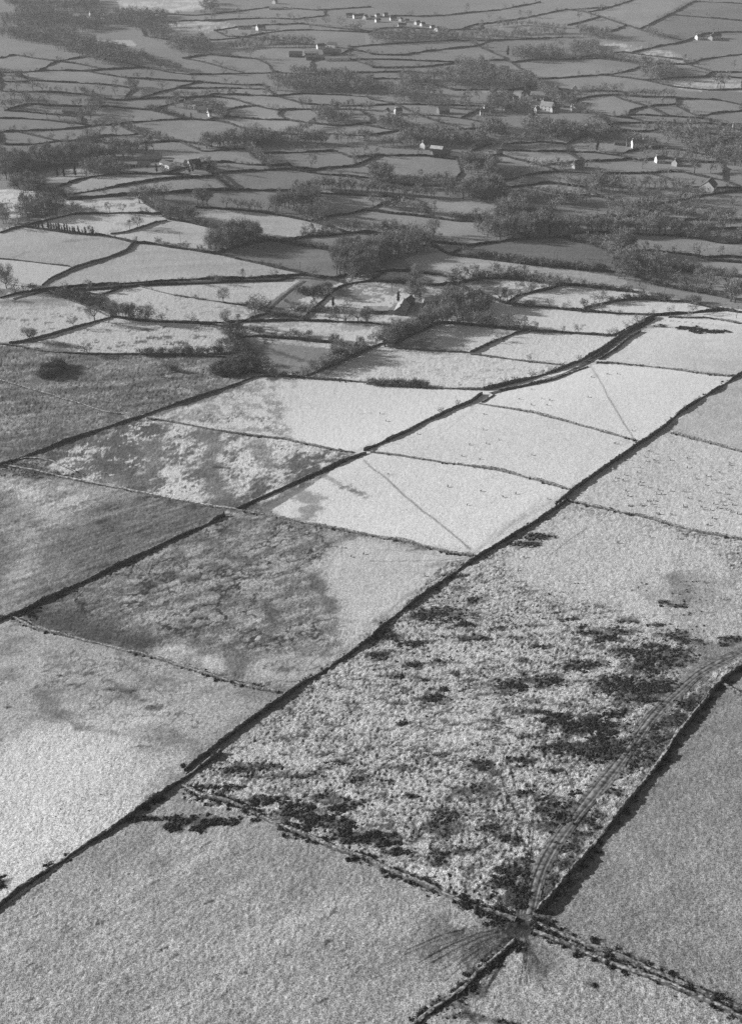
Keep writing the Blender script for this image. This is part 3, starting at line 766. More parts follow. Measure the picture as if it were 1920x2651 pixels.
stone_wall(6, [(440,197),(530,150),(620,115),(690,92)], "short dark slanting wall between two white fields near the lane", 2.0, 1.3, gorse=.5)
stone_wall(6, [(440,200),(560,215),(700,235),(850,248)], "thin wall with one lone tree below the square white field", 1.2, gorse=.2)
stone_wall(6, [(730,100),(850,105),(960,110),(1080,120)], "low bushy wall above the square white field", 1.2, gorse=.6)
stone_wall(5, [(0,315),(100,345),(200,375),(300,405),(400,435),(470,458),(535,466)], "pale crooked wall crossing the dark moor at left", 1.2, snow=True)
stone_wall(5, [(-20,700),(80,665),(150,640),(250,600),(350,565),(450,530),(560,495),(640,470),(740,435),(850,400),(950,365),(1040,335),(1120,305)], "long wall climbing from the boggy corner to the scrub", 1.6, gorse=.35)
stone_wall(5, [(650,485),(760,500),(880,522),(1000,545),(1140,565),(1270,580),(1390,605),(1480,625),(1560,635)], "wall between the patchy field and the bright round field", 1.5, gorse=.5)
stone_wall(5, [(-20,685),(80,700),(180,720),(300,750),(420,775),(560,800),(700,830),(850,860),(950,880),(1050,890)], "tumbled stony wall below the patchy field", 1.2, 1.4, gorse=.3, snow=True)
stone_wall(5, [(60,668),(120,660),(180,665),(230,672),(290,700),(340,722)], "small curved ruined wall in the boggy corner", .9, 1.2, snow=True)
stone_wall(5, [(1050,890),(1100,865),(1200,820),(1300,775),(1400,730),(1500,685),(1590,650),(1620,640)], "dark straight wall right of the patchy field", 1.9, 1.2, gorse=.6)
stone_wall(5, [(1050,892),(1160,910),(1300,940),(1450,970),(1643,1005),(1720,1022)], "left half of the wall below the lower white sheep field", 1.5, gorse=.5)
stone_wall(8, [(40,157),(120,170),(240,200),(350,225),(452,243)], "right half of the wall below the lower white sheep field", 1.7, 1.2, gorse=.7)
stone_wall(7, [(995,60),(900,110),(780,160),(650,225),(520,285),(400,345),(280,400),(180,445),(90,490),(0,525),(-40,545)], "dark wall between the striped left field and the mottled field", 1.9, 1.3, gorse=.6, side=1)
stone_wall(7, [(60,512),(140,555),(240,580),(340,605),(450,630),(560,660),(680,690),(800,725),(900,760),(1000,790),(1120,820),(1235,845)], "rough bushy wall below the mottled field", 1.3, 1.3, gorse=1.0)
stone_wall(5, [(1120,302),(1240,296),(1330,305),(1450,315),(1560,320),(1643,328)], "level wall above the bright round field, below the scrub", 1.5, gorse=.7)
stone_wall(8, [(1680,715),(1643,735),(1590,765),(1545,805),(1500,850),(1450,915),(1400,985),(1340,1060),(1280,1140),(1242,1196)], "upper stretch of the stony wall right of the farm track", 1.7, 1.0, gorse=.5, side=-1)
stone_wall(10, [(1305,5),(1240,90),(1160,190),(1080,290),(1000,390),(920,490),(840,590),(760,680),(735,712)], "lower stretch of the stony wall right of the farm track, above its long shadow", 1.9, 1.0, gorse=.4, side=-1)
stone_wall(8, [(1560,812),(1600,835),(1680,885)], "short wall leaving the farm track at the right edge", 1.2, gorse=.4)
stone_wall(9, [(810,145),(900,190),(1000,210),(1080,240),(1200,300),(1320,355),(1450,410),(1560,450),(1643,480)], "upper half of the gorse-grown wall below the heath", 1.2, 1.2, gorse=2.6)
stone_wall(10, [(0,480),(100,535),(220,582),(350,638),(450,678),(560,715),(640,742)], "lower half of the gorse-grown wall below the heath, ending at the gateway", 1.2, 1.2, gorse=3.6)
stone_wall(10, [(640,830),(560,910),(480,970),(420,1030),(340,1090),(260,1150),(190,1215)], "tumbled wall with gorse at the bottom edge", 1.0, 1.1, gorse=2.2)
stone_wall(10, [(700,742),(820,790),(960,850),(1100,900),(1240,970),(1400,1030),(1520,1080),(1680,1145)], "upper of the two parallel banks at the lower right", 1.0, 1.2, gorse=1.7)
stone_wall(10, [(720,792),(840,840),(960,890),(1100,945),(1220,990),(1340,1040),(1480,1100),(1600,1150),(1680,1190)], "lower of the two parallel banks at the lower right", .9, 1.1, gorse=1.4)
# --- walls of the middle distance
stone_wall(3, [(590,390),(560,425),(500,450),(420,475),(340,498),(270,530),(215,555),(190,580)], "wall with a broad painted shadow strip right of the pale upper left field", 1.7, 1.2)
stone_wall(3, [(490,352),(540,348),(610,330),(680,305),(740,292)], "curved wall below the brightest snowy field", 1.6)
stone_wall(3, [(215,605),(290,635),(380,670),(450,700),(490,720)], "pale snow-capped wall left of the dark scrub strip", 1.6, 1.4, snow=True)
stone_wall(3, [(490,722),(420,742),(320,772),(200,808),(100,830),(40,836)], "dark slanting wall between the two snowy fields at left", 1.8, 1.3, gorse=.3)
stone_wall(3, [(610,582),(700,605),(780,625),(860,635),(950,650),(1010,660),(1100,668)], "low snow-lined wall with a few bushes below the long lane", 1.1, gorse=.2, snow=True)
stone_wall(3, [(1000,770),(1060,745),(1120,725),(1190,705)], "short thick wall rising to the farm lane", 2.0, 1.5)
stone_wall(3, [(0,462),(100,471),(200,483),(310,496)], "thin wall above the white strip field at the left edge", 1.0)
stone_wall(5, [(0,155),(80,165),(180,185),(300,195),(400,200),(520,200),(640,200),(800,202),(950,210),(1080,216)], "level bank with scrub above the dark moor", 1.2, 1.2, gorse=.5)
stone_wall(4, [(1320,720),(1400,725),(1480,722),(1560,735),(1680,755)], "bushy wall near the right edge above the lane end", 1.4, gorse=1.0)

# --- hedges of the valley
HW1 = "left of the whitewashed knoll farm"
for pts in ([(0,258),(60,243),(150,257),(250,272),(330,280),(395,292)], [(0,322),(100,320),(200,312),(300,312),(380,315),(450,308),(560,303),(640,298)],
            [(380,315),(450,328),(560,345),(660,350),(780,358),(880,362)], [(90,330),(130,355),(230,362),(330,366),(430,372),(530,382),(590,392)],
            [(0,404),(80,407),(180,407),(280,410),(360,418)]):
    hedge(1, pts, "below the hazy wood at upper left")
for pts in ([(640,298),(700,310),(760,322),(840,330),(960,328),(1100,325),(1230,322),(1310,325),(1400,330)], [(810,258),(880,270),(950,288),(1010,305),(1080,322)],
            [(1140,262),(1190,285),(1200,310),(1230,322)], [(1380,270),(1375,300),(1400,320)], [(1540,205),(1580,225),(1643,235)], [(1500,240),(1560,265),(1643,290)],
            [(1180,145),(1260,135),(1380,132),(1500,138),(1643,145)], [(1340,105),(1450,120),(1560,132),(1643,138)]):
    hedge(1, pts, "around the hazy farm with long sheds, upper centre")
for pts in ([(680,95),(750,95),(850,90),(960,95)], [(620,55),(740,62),(860,68),(960,60),(1050,50)], [(920,90),(1050,85),(1180,80),(1300,85),(1440,70)],
            [(760,178),(840,176),(945,178)], [(410,180),(470,195),(560,205)]):
    hedge(1, pts, "in the haze at the top, left of centre")
for pts in ([(450,435),(520,445),(600,440),(680,435),(760,430)], [(460,470),(540,478),(620,485),(680,487),(740,465),(810,445),(860,425),(920,428)],
            [(820,392),(900,390),(1000,390),(1100,393),(1180,394)], [(920,428),(940,415),(1040,418),(1140,422),(1210,427)], [(970,430),(1040,440),(1120,465),(1180,480),(1240,490)],
            [(1010,485),(1060,475),(1120,468)], [(1190,405),(1240,430),(1310,450),(1340,460)], [(1210,487),(1330,485),(1460,484),(1590,487)], [(1000,515),(1080,525),(1170,530),(1270,532)],
            [(1010,545),(1080,570),(1150,580),(1230,590),(1300,598)], [(1230,510),(1290,535),(1390,548)]):
    hedge(1, pts, "around the tree-sheltered farm left of centre")
for pts in ([(0,525),(90,525),(200,532),(310,545),(400,555),(480,555),(560,545),(640,538),(720,532),(800,528),(880,530),(960,535)], [(535,560),(600,590),(680,612),(760,628),(820,630)],
            [(0,585),(100,580),(220,576),(320,570),(400,560)], [(60,580),(150,600),(240,622),(300,628)], [(0,640),(80,643),(170,638),(240,628),(330,622),(430,605),(500,600),(580,598)],
            [(380,615),(440,630),(510,645)], [(130,460),(230,468),(330,472),(410,475)], [(20,490),(110,495),(210,505),(290,512),(360,520)]):
    hedge(1, pts, "above the wood at the left edge")
for pts in ([(920,720),(1000,718),(1100,728),(1190,735)], [(950,770),(1050,760),(1160,755),(1280,750),(1370,746)], [(1370,750),(1400,770),(1500,778),(1643,790)],
            [(1350,762),(1450,745),(1560,738),(1643,705)], [(570,770),(700,772),(840,775)], [(900,672),(1000,665),(1050,660)], [(1120,680),(1250,678),(1400,672),(1480,668)],
            [(1040,842),(1150,844),(1300,847)], [(1100,660),(1110,690),(1150,710),(1180,735)]):
    hedge(1, pts, "right of the whitewashed farm on the knoll")
for pts in ([(230,157),(340,115),(430,95),(540,85)], [(290,180),(420,160),(560,135),(700,112),(850,100)], [(300,200),(400,192),(540,180),(680,175),(830,165),(950,160)],
            [(850,105),(920,98)], [(925,80),(970,115),(1020,158)], [(960,78),(1010,115),(1048,152)]):
    hedge(3, pts, "below the whitewashed farm on the knoll", 2.4, 2.6)
for pts in ([(740,235),(850,235),(960,240),(1080,248),(1180,260),(1270,275),(1370,295),(1430,310)], [(640,215),(700,250),(740,285),(830,300),(940,325),(1010,340)],
            [(320,265),(440,262),(560,258),(640,262)], [(0,348),(50,330),(100,318)], [(100,318),(180,330),(280,345),(370,355),(470,358),(590,390)]):
    hedge(3, pts, "around the brightest snowy field at left", 1.6, 1.8)
for pts in ([(600,392),(680,397),(760,412),(840,422),(920,435),(960,440)], [(960,440),(1010,450),(1080,468),(1160,485),(1240,505),(1320,522),(1400,545),(1460,550)],
            [(960,435),(1060,408),(1140,390),(1250,382),(1370,365),(1480,358),(1580,345),(1643,342)], [(1180,378),(1280,395),(1380,408),(1500,435)], [(1460,275),(1560,262),(1643,240)]):
    hedge(3, pts, "around the dense bare grove left of centre", 1.8, 2.0)
for pts in ([(0,635),(80,615),(180,603),(215,596),(320,588),(480,577),(640,567),(800,558),(960,550),(1120,548),(1270,540),(1340,533),(1420,546)],
            [(230,606),(340,603),(500,594),(620,582),(760,576),(900,572),(1050,564),(1250,560)]):
    hedge(3, pts, "bordering the long level lane at left", 1.9, 1.8)
for pts in ([(500,720),(600,735),(720,742),(830,745),(950,755),(1000,765)], [(1460,620),(1500,590),(1560,570),(1643,560)], [(1100,740),(1300,735),(1450,740),(1643,745)],
            [(1140,805),(1250,815),(1350,820),(1470,835)], [(440,625),(520,600)]):
    hedge(3, pts, "left of the farmstead among trees", 1.5, 1.8)
for pts in ([(0,75),(120,70),(240,72),(350,66),(440,55),(560,45),(720,15),(750,8)], [(450,110),(560,98),(650,85),(750,65),(860,42)], [(860,42),(940,50),(1010,72)], [(870,112),(930,98),(1010,75)],
            [(1010,45),(1080,25),(1160,0)], [(1010,72),(1080,95),(1130,112),(1220,140),(1300,160),(1390,180)], [(1200,125),(1280,85),(1360,45),(1420,10)], [(1310,65),(1450,75),(1643,92)],
            [(1440,5),(1540,10),(1643,15)], [(1045,145),(1100,125),(1130,112)], [(1290,200),(1340,195),(1400,180),(1470,150),(1560,142),(1643,142)]):
    hedge(2, pts, "on the hazy slope at the top right", 2.4, 3.0)
for pts in ([(1400,285),(1460,265),(1540,252),(1643,240)], [(1110,230),(1180,240),(1280,252),(1350,262)], [(1000,245),(1080,260),(1200,275),(1340,285),(1430,285)], [(640,275),(760,260),(860,265)],
            [(730,352),(850,345),(980,335),(1070,328),(1150,312)], [(1050,335),(1140,345),(1220,357)], [(610,270),(640,290),(690,325),(720,355)], [(1510,318),(1580,322),(1643,318)],
            [(740,380),(800,395),(900,400),(1000,402),(1100,405)]):
    hedge(2, pts, "above the white village")
for pts in ([(0,138),(50,125),(120,122),(250,128),(330,132),(480,130)], [(30,145),(150,148),(270,150)], [(0,240),(60,242),(140,245),(220,230),(300,220),(400,210),(470,203)],
            [(0,262),(120,265),(250,270),(360,275),(460,270),(590,265)], [(470,203),(520,225),(590,255)], [(350,178),(500,180),(640,175),(780,168),(850,165)], [(10,300),(120,300),(250,295),(360,282)],
            [(0,350),(80,348),(160,352),(230,360)], [(370,400),(470,398),(600,400)]):
    hedge(2, pts, "between the hazy hamlet and the white village")
for pts in ([(880,455),(960,430),(1060,420),(1200,430),(1330,428)], [(1100,435),(1160,455),(1220,470)], [(1140,505),(1150,490),(1220,472)], [(930,490),(1000,505),(1080,518),(1160,525)],
            [(1140,508),(1250,512),(1370,518),(1490,527)], [(1350,440),(1355,470),(1400,495),(1480,525)], [(1350,440),(1450,438),(1550,445),(1643,465)], [(1480,510),(1540,498),(1643,492)],
            [(1050,553),(1120,545),(1230,545),(1350,545),(1540,550),(1643,556)], [(1050,553),(1120,575),(1200,585),(1260,575),(1310,555)]):
    hedge(2, pts, "right of the white village")
for pts in ([(210,570),(330,575),(450,573),(550,562)], [(220,515),(300,540),(380,560)], [(330,515),(440,530),(540,555)], [(0,690),(120,690),(240,690)], [(520,640),(640,635),(750,628)], [(450,500),(530,465)]):
    hedge(2, pts, "below and left of the white village")
for pts in ([(740,670),(850,672),(980,675),(1100,690),(1190,712)], [(930,715),(1050,713),(1120,708)], [(620,700),(700,720),(800,745),(830,760)], [(550,805),(640,790),(720,770),(830,760),(920,765),(1080,770),(1220,768)],
            [(560,835),(680,825),(780,808),(870,822),(950,830)], [(1545,635),(1600,615),(1643,600)], [(1300,655),(1400,670),(1500,690)], [(1390,765),(1480,785),(1560,800)]):
    hedge(2, pts, "around the lone white house at right")
for pts in ([(0,128),(70,120),(140,135)], [(0,185),(60,185),(130,192),(215,205)], [(0,248),(90,262),(180,270),(270,280),(380,295),(480,300)], [(0,350),(60,355)], [(90,370),(240,385)],
            [(850,175),(930,178),(980,185)], [(870,290),(950,280),(1040,272),(1120,275)]):
    hedge(4, pts, "in the tree belts right of centre", 1.8, 2.0)
for pts in ([(430,405),(540,390),(640,378),(750,372),(850,368)], [(350,445),(480,460),(600,475),(720,490),(840,500),(960,512),(1080,520)], [(920,350),(1100,345),(1200,355),(1340,360),(1480,372)]):
    hedge(4, pts, "around the darkest field right of centre", 1.8, 2.2)
for pts in ([(290,580),(400,570),(480,550),(600,550),(740,565),(830,580)], [(650,625),(720,610),(790,598),(830,580)], [(830,578),(920,582),(1000,590),(1080,600),(1180,612)], [(0,520),(100,515),(180,520),(310,535)],
            [(600,660),(700,672),(800,680),(880,690),(960,695),(1080,705),(1180,708),(1255,715)], [(290,745),(400,752),(500,762),(600,772),(720,780),(860,790),(1000,800),(1080,805)], [(110,836),(200,790),(260,765),(310,745)]):
    hedge(4, pts, "around the farmstead among trees", 1.8, 2.0)
for pts in ([(940,685),(1000,668),(1080,650),(1200,640)], [(1180,640),(1290,645),(1400,655),(1480,672),(1560,690),(1680,706)], [(1200,425),(1280,430),(1370,440),(1440,450)], [(1270,520),(1400,515),(1520,535),(1680,547)],
            [(1100,520),(1200,550),(1280,570),(1400,600),(1500,620),(1680,655)], [(1490,380),(1560,395),(1643,392)], [(1580,452),(1643,458)]):
    hedge(4, pts, "at the right edge above the snowy fields", 1.6, 1.9)
for pts in ([(1450,185),(1520,175),(1643,160)], [(1390,145),(1480,145),(1643,150)], [(1330,290),(1450,290),(1560,292),(1643,290)]):
    hedge(4, pts, "below the big white-gabled barn at right", 1.8, 2.0)
for pts in ([(1000,60),(1040,150),(1090,200),(1120,280)], [(1170,125),(1280,130),(1400,145),(1480,150)], [(1340,305),(1430,265),(1520,225),(1600,190),(1700,150)]):
    hedge(5, pts, "in the scrubby hollow below the farmstead", 1.3, 2.2)

for pts in ([(1643,30),(1400,45),(1200,30),(1050,50)], [(1050,120),(1180,110),(1330,105)], [(950,135),(1000,160),(1150,170),(1330,190)], [(620,110),(640,160),(760,178)], [(930,240),(1000,250),(1150,262)], [(250,272),(380,250),(520,270),(640,298)]):
    hedge(1, pts, "among the haziest fields at the top left")
for pts in ([(560,345),(590,392),(560,425)], [(880,362),(1000,372),(1180,378)], [(0,360),(90,365)], [(640,428),(760,395),(880,362)], [(1210,427),(1330,415),(1500,420),(1643,430)], [(1340,460),(1500,470),(1643,468)]):
    hedge(1, pts, "in the hazy plots left of centre")
for pts in ([(1590,487),(1643,520)], [(1390,548),(1500,560),(1643,545)], [(1430,590),(1540,600),(1643,600)], [(1190,735),(1280,730),(1350,762)], [(1480,668),(1560,700),(1643,690)]):
    hedge(1, pts, "in the plots just left of the picture centre line")
for pts in ([(0,200),(150,190),(350,178)], [(0,320),(140,318),(380,330)], [(600,400),(620,430),(540,450),(450,500)], [(100,460),(250,465),(480,470)], [(0,440),(90,455),(220,515)], [(0,560),(120,580),(210,570)], [(540,640),(560,680),(620,700)], [(240,690),(400,710),(540,690)]):
    hedge(2, pts, "in the small plots left of the village")
for pts in ([(1220,357),(1330,345),(1500,340),(1643,345)], [(1340,385),(1500,400),(1643,395)], [(1190,712),(1300,700),(1400,720)], [(1310,555),(1420,580),(1540,600),(1643,598)], [(980,590),(1100,580),(1200,585)], [(1190,660),(1300,655)], [(1220,768),(1330,760),(1390,765)], [(860,640),(870,672)], [(1480,640),(1500,690),(1560,720)], [(1380,262),(1400,285)]):
    hedge(2, pts, "in the small plots right of the village")
for pts in ([(140,135),(250,140),(350,130)], [(480,300),(560,315)], [(380,10),(400,80)], [(610,240),(600,300)], [(960,155),(1000,185),(1120,215),(1240,250)], [(1220,82),(1300,100),(1390,145)], [(1240,250),(1330,290)], [(1440,450),(1500,470),(1643,480)], [(1340,360),(1480,330),(1643,330)], [(850,368),(960,395),(1080,440)]):
    hedge(4, pts, "among the wooded plots right of centre", 1.8, 2.0)

def snap_ends(lines, reach):
    """let each hedge run on to the next one, so that the plots close"""
    pts = [resample(P, 6.0)[0] for P in lines]
    out = []
    for i, P in enumerate(lines):
        P = P.copy()
        for end in (0, -1):
            e = P[end, :2]; other = P[1 if end == 0 else -2, :2]
            d_ = e - other; d_ = d_ / (np.hypot(*d_) + 1e-6)
            best_ = None
            for j, Q in enumerate(pts):
                if j == i: continue
                v = Q - e; L = np.hypot(v[:, 0], v[:, 1]); c = (v @ d_) / (L + 1e-6)
                k = np.where((L < reach) & (L > 3) & (c > .25), L * (1.6 - c), 1e9)
                m = int(np.argmin(k))
                if k[m] < 1e9 and (best_ is None or k[m] < best_[0]): best_ = (k[m], Q[m])
            if best_ is not None:
                q_ = np.array([best_[1][0], best_[1][1], float(H(best_[1][0], best_[1][1]))])
                P = np.vstack([q_, P]) if end == 0 else np.vstack([P, q_])
        out.append(P)
    return out
new_ = snap_ends([h_[0] for h_ in HEDGES], 75.0)
HEDGES = [(P,) + h_[1:] for P, h_ in zip(new_, HEDGES)]
rows_ = []
for (P, U, where, h, w, look) in HEDGES:
    L = float(np.hypot(*(P[-1] - P[0])[:2])); a, b = U[0], U[-1]
    if a[0] > b[0]: a, b = b, a
    sl = (b[1] - a[1]) / max(1, b[0] - a[0])
    size = "long" if L > 190 else ("short" if L < 90 else "medium-length")
    way = "level" if abs(sl) < .07 else ("steeply rising" if sl < -.4 else "rising" if sl < 0 else ("steeply falling" if sl > .4 else "falling"))
    way = "level" if way == "level" else way + " rightwards"
    rows_.append((where, size, way, U[:, 1].mean(), U[:, 0].mean()))
from collections import defaultdict
cnt = defaultdict(list)
for i, r in enumerate(rows_):
    cnt[r[:3]].append(i)
ORD = ["topmost", "second", "third", "fourth", "fifth", "sixth", "seventh", "eighth"]
for i, (P, U, where, h, w, look) in enumerate(HEDGES):
    r = rows_[i]; same = sorted(cnt[r[:3]], key=lambda k: rows_[k][3])
    lab = "%s %s dark hedge %s" % (r[1], r[2], where)
    if len(same) > 1:
        k = same.index(i)
        lab = "%s %s %s hedge %s" % (ORD[k] if k == 0 else ORD[min(k, 7)] + "-highest", r[1], r[2], where)
    Q, q = resample(P, max(1.2, depth(P).mean() / 420)); Q = smooth_line(Q, 3); N = normals(Q)
    base = np.array([Q[0, 0], Q[0, 1], H(Q[0, 0], Q[0, 1])])
    V, Fq = strip(Q, N, [(-w * .62, -.5), (-w * .5, h * .6), (-w * .2, h * .98), (w * .2, h), (w * .5, h * .6), (w * .62, -.5)], q, .35, .5, i + 60, base)
    o = link("field_hedge", mesh_of("field_hedge", V, Fq, M_HEDGE)); o.location = base
    tag(o, lab, "hedge", "hedges of the valley fields")

# ============================================================ vegetation prototypes (height 1)
import bmesh
def slivers(n, centers, rad, root, lmin, lmax, wd, rg, up=0.25, flat=1.0):
    c = centers[rg.integers(0, len(centers), n)]
    d = rg.normal(size=(n, 3)); d /= np.linalg.norm(d, axis=1)[:, None]
    p = c + d * rad * (rg.random((n, 1)) ** 0.4) * np.array([1, 1, flat])
    p[:, 2] = np.maximum(p[:, 2], 0.02)
    o = p - root; o /= np.linalg.norm(o, axis=1)[:, None] + 1e-6
    o = o + 0.8 * rg.normal(size=(n, 3)); o[:, 2] += up
    o /= np.linalg.norm(o, axis=1)[:, None]
    sd = np.cross(o, rg.normal(size=(n, 3))); sd /= np.linalg.norm(sd, axis=1)[:, None]
    L = rg.uniform(lmin, lmax, (n, 1)); W = wd * rg.uniform(.6, 1.4, (n, 1))
    V = np.stack([p - sd * W, p + sd * W, p + o * L], 1).reshape(-1, 3)
    V[:, 2] = np.maximum(V[:, 2], -0.02)
    return V, np.arange(3 * n).reshape(n, 3)
def tube(a, b, r0, r1, k=4):
    a = np.asarray(a, float); b = np.asarray(b, float); d = b - a; d /= np.linalg.norm(d)
    u = np.cross(d, [0.3, 0.9, 0.1]); u /= np.linalg.norm(u); v = np.cross(d, u)
    an = np.arange(k) * 2 * math.pi / k
    ring = np.cos(an)[:, None] * u + np.sin(an)[:, None] * v
    V = np.concatenate([a + ring * r0, b + ring * r1])
    Fc = []
    for i in range(k):
        j = (i + 1) % k
        Fc += [[i, j, k + j], [i, k + j, k + i]]
    return V, np.array(Fc)
def join(parts):
    V = []; Fs = []; n = 0
    for v, f in parts:
        V.append(v); Fs.append(f + n); n += len(v)
    return np.concatenate(V), np.concatenate(Fs)
def blob(rx, ry, rz, sub, jit, rg, zc=None):
    bm = bmesh.new(); bmesh.ops.create_icosphere(bm, subdivisions=sub, radius=1.0)
    V = np.array([v.co[:] for v in bm.verts]); Fc = np.array([[v.index for v in f.verts] for f in bm.faces]); bm.free()
    V = V * (1 + jit * (rg.random((len(V), 1)) - .5)) * np.array([rx, ry, rz])
    V[:, 2] += rz * .7 if zc is None else zc
    V[:, 2] = np.maximum(V[:, 2], -0.06)
    return V, Fc
def bare_tree(rg, n, wd, spread=1.0, limbs=8):
    cr = 0.43 * spread; cz = 0.60
    cs = []
    for i in range(9):
        d = rg.normal(size=3); d /= np.linalg.norm(d)
        cs.append([d[0] * cr * .72, d[1] * cr * .72, cz + d[2] * .24])
    cs = np.array(cs)
    crown = [slivers(n, cs, cr * .45, np.array([0, 0, .28]), .07, .17, wd, rg)]
    for c in cs[:limbs]:
        m = np.array([c[0] * .45, c[1] * .45, .34 + .3 * (c[2] - .3)])
        crown += [tube([0, 0, .26], m, .022, .015, 3), tube(m, c + (c - m) * .25, .015, .004, 3)]
    bend = rg.normal(size=2) * .02
    trunk = [tube([0, 0, -.05], [bend[0], bend[1], .16], .036, .028, 5), tube([bend[0], bend[1], .16], [0, 0, .36], .028, .018, 5)]
    return join(trunk), join(crown)
def shrub(rg, n, wd):
    cs = np.array([[rg.uniform(-.34, .34), rg.uniform(-.34, .34), rg.uniform(.25, .6)] for i in range(7)])
    stems = [tube([0, 0, -.05], c, .03, .008, 3) for c in cs[:5]]
    return join(stems), join([slivers(n, cs, .34, np.zeros(3), .12, .3, wd, rg)])
def gorse(rg, n):
    parts = []
    for i in range(3):
        v, f = blob(rg.uniform(.3, .55), rg.uniform(.3, .55), rg.uniform(.3, .45), 1, .7, rg, .25)
        parts.append((v + np.array([rg.uniform(-.5, .5), rg.uniform(-.5, .5), 0]), f))
    cs = np.array([[rg.uniform(-.7, .7), rg.uniform(-.7, .7), rg.uniform(.2, .45)] for i in range(7)])
    parts.append(slivers(n, cs, .45, np.array([0, 0, -.4]), .2, .6, .06, rg, .5))
    return join(parts)
def conifer(rg, n):
    cs = []
    for i in range(14):
        z = rg.uniform(.15, .95); a = rg.uniform(0, 6.28); r = .2 * (1.02 - z)
        cs.append([math.cos(a) * r, math.sin(a) * r, z])
    for i in range(6): cs.append([0, 0, .4 + .1 * i])
    v, f = slivers(n, np.array(cs), .10, np.array([0, 0, .5]), .06, .14, .02, rg, -.2)
    return tube([0, 0, -.05], [0, 0, .5], .03, .015, 5), join([(v, f), tube([0, 0, .12], [0, 0, .98], .13, .01, 7)])

rg = np.random.default_rng(21)
TREES = [bare_tree(rg, 900, .008, sp) for sp in (1.0, .85, 1.15, .95, 1.3, .75)]
TREES_LO = [bare_tree(rg, 210, .017, sp, 4) for sp in (1.0, 1.15, .85)]
SHRUBS = [shrub(rg, 330, .022) for i in range(4)]
SHRUBS_LO = [shrub(rg, 90, .045) for i in range(3)]
CONIFS = [conifer(rg, 260) for i in range(2)]
GORSES = [gorse(rg, 60) for i in range(6)]
GORSES_LO = [gorse(rg, 30) for i in range(5)]
def protos(lst, a, b, ma, mb):
    return [(mesh_of(a, t_[0], t_[1], ma), mesh_of(b, c_[0], c_[1], mb)) for t_, c_ in lst]
PT = protos(TREES, "trunk", "crown", M_TRUNK, M_TWIG)
PS = protos(SHRUBS, "stem", "foliage", M_TRUNK, M_SHRUB)
PC = protos(CONIFS, "trunk", "crown", M_TRUNK, M_CONIF)
PG = [mesh_of("gorse_bush", v, f, M_GORSE) for v, f in GORSES]

# ============================================================ where the trees stand
PLANTS = []       # kind, x, y, height, where
def put(kind, P, h, where):
    for p in P:
        PLANTS.append((kind, float(p[0]), float(p[1]), h * (1.28 if kind == 'd' else 1.1) * random.uniform(.72, 1.25), where))
def single(tile, pts, h, where, kind='d'):
    put(kind, tr(tile, pts), h, where)
def line(tile, pts, h, where, kind='d', gap=.62):
    Q, q = resample(tr(tile, pts), h * gap * .8)
    Q = Q + rng.normal(size=Q.shape) * h * .14
    keep = rng.random(len(Q)) < .88
    put(kind, Q[keep], h, where)
def wood(tile, pts, h, where, kind='d', gap=.62):
    P = tr(tile, pts)[:, :2]; g = h * gap * (1.15 if P[:, 1].mean() > 1250 else .95)
    X, Y = np.meshgrid(np.arange(P[:, 0].min(), P[:, 0].max() + g, g), np.arange(P[:, 1].min(), P[:, 1].max() + g, g * 1.25))
    X = X.ravel() + rng.uniform(-.45, .45, X.size) * g; Y = Y.ravel() + rng.uniform(-.45, .45, Y.size) * g
    m = inpoly(P, X, Y) & (fbm(X / 40, Y / 40, 2, 77) > .33)
    put(kind, np.stack([X[m], Y[m]], 1), h, where)

HZ = "in the hazy woods at the upper left"
for p in ([(0,0),(440,0),(420,45),(200,60),(90,40),(0,30)], [(60,45),(280,70),(300,120),(180,110),(80,75)], [(0,140),(160,150),(330,180),(520,225),(640,260),(640,300),(480,300),(380,260),(220,215),(0,165)],
          [(560,60),(740,70),(750,170),(690,180),(560,110)], [(740,190),(920,180),(930,240),(760,250)], [(900,10),(960,10),(960,60),(900,55)], [(300,95),(560,60),(560,110),(330,150)]):
    wood(1, p, 11, HZ, gap=.75)
wood(1, [(0,75),(90,80),(200,110),(330,150),(400,190),(300,170),(160,135),(0,120)], 10, HZ, gap=.95)
wood(1, [(300,190),(420,215),(560,235),(480,245),(330,210)], 9, HZ, gap=.95)
HC = "in the hazy hedgerows left of centre"
line(1, [(1000,215),(1100,200),(1200,190),(1400,195)], 10, HC); line(1, [(980,225),(1100,210),(1380,205)], 8, HC)
wood(1, [(1190,355),(1400,350),(1530,340),(1643,370),(1643,420),(1500,410),(1200,400)], 10, "in the dark belt near the top centre")
wood(1, [(440,435),(460,470),(410,530),(340,545),(390,480)], 9, HC); line(1, [(360,410),(450,450)], 8, HC); line(1, [(0,440),(120,435),(130,470)], 8, HC); line(1, [(0,470),(100,480)], 8, HC)
line(1, [(660,485),(740,505),(800,520)], 6, HC, 's'); wood(1, [(900,470),(990,470),(985,530),(920,520)], 9, "around the tree-sheltered farm left of centre")
line(1, [(690,300),(790,315)], 7, HC); wood(1, [(740,470),(800,440),(820,405),(830,430),(770,480)], 8, HC)
wood(1, [(800,650),(960,640),(1080,610),(1190,610),(1190,640),(1100,655),(900,662)], 11, "in the long belt above the knoll farm")
line(1, [(1060,650),(1190,645),(1300,640),(1460,632),(1643,620)], 10, "in the long belt above the knoll farm"); line(1, [(1090,630),(1300,625),(1440,640)], 9, "in the long belt above the knoll farm")
wood(1, [(1390,500),(1500,500),(1560,540),(1480,560),(1390,545)], 10, HC)
wood(1, [(0,690),(120,715),(250,690),(400,655),(640,660),(760,668),(600,700),(400,730),(250,745),(100,785),(0,800)], 12, "in the broad wood at the left edge")
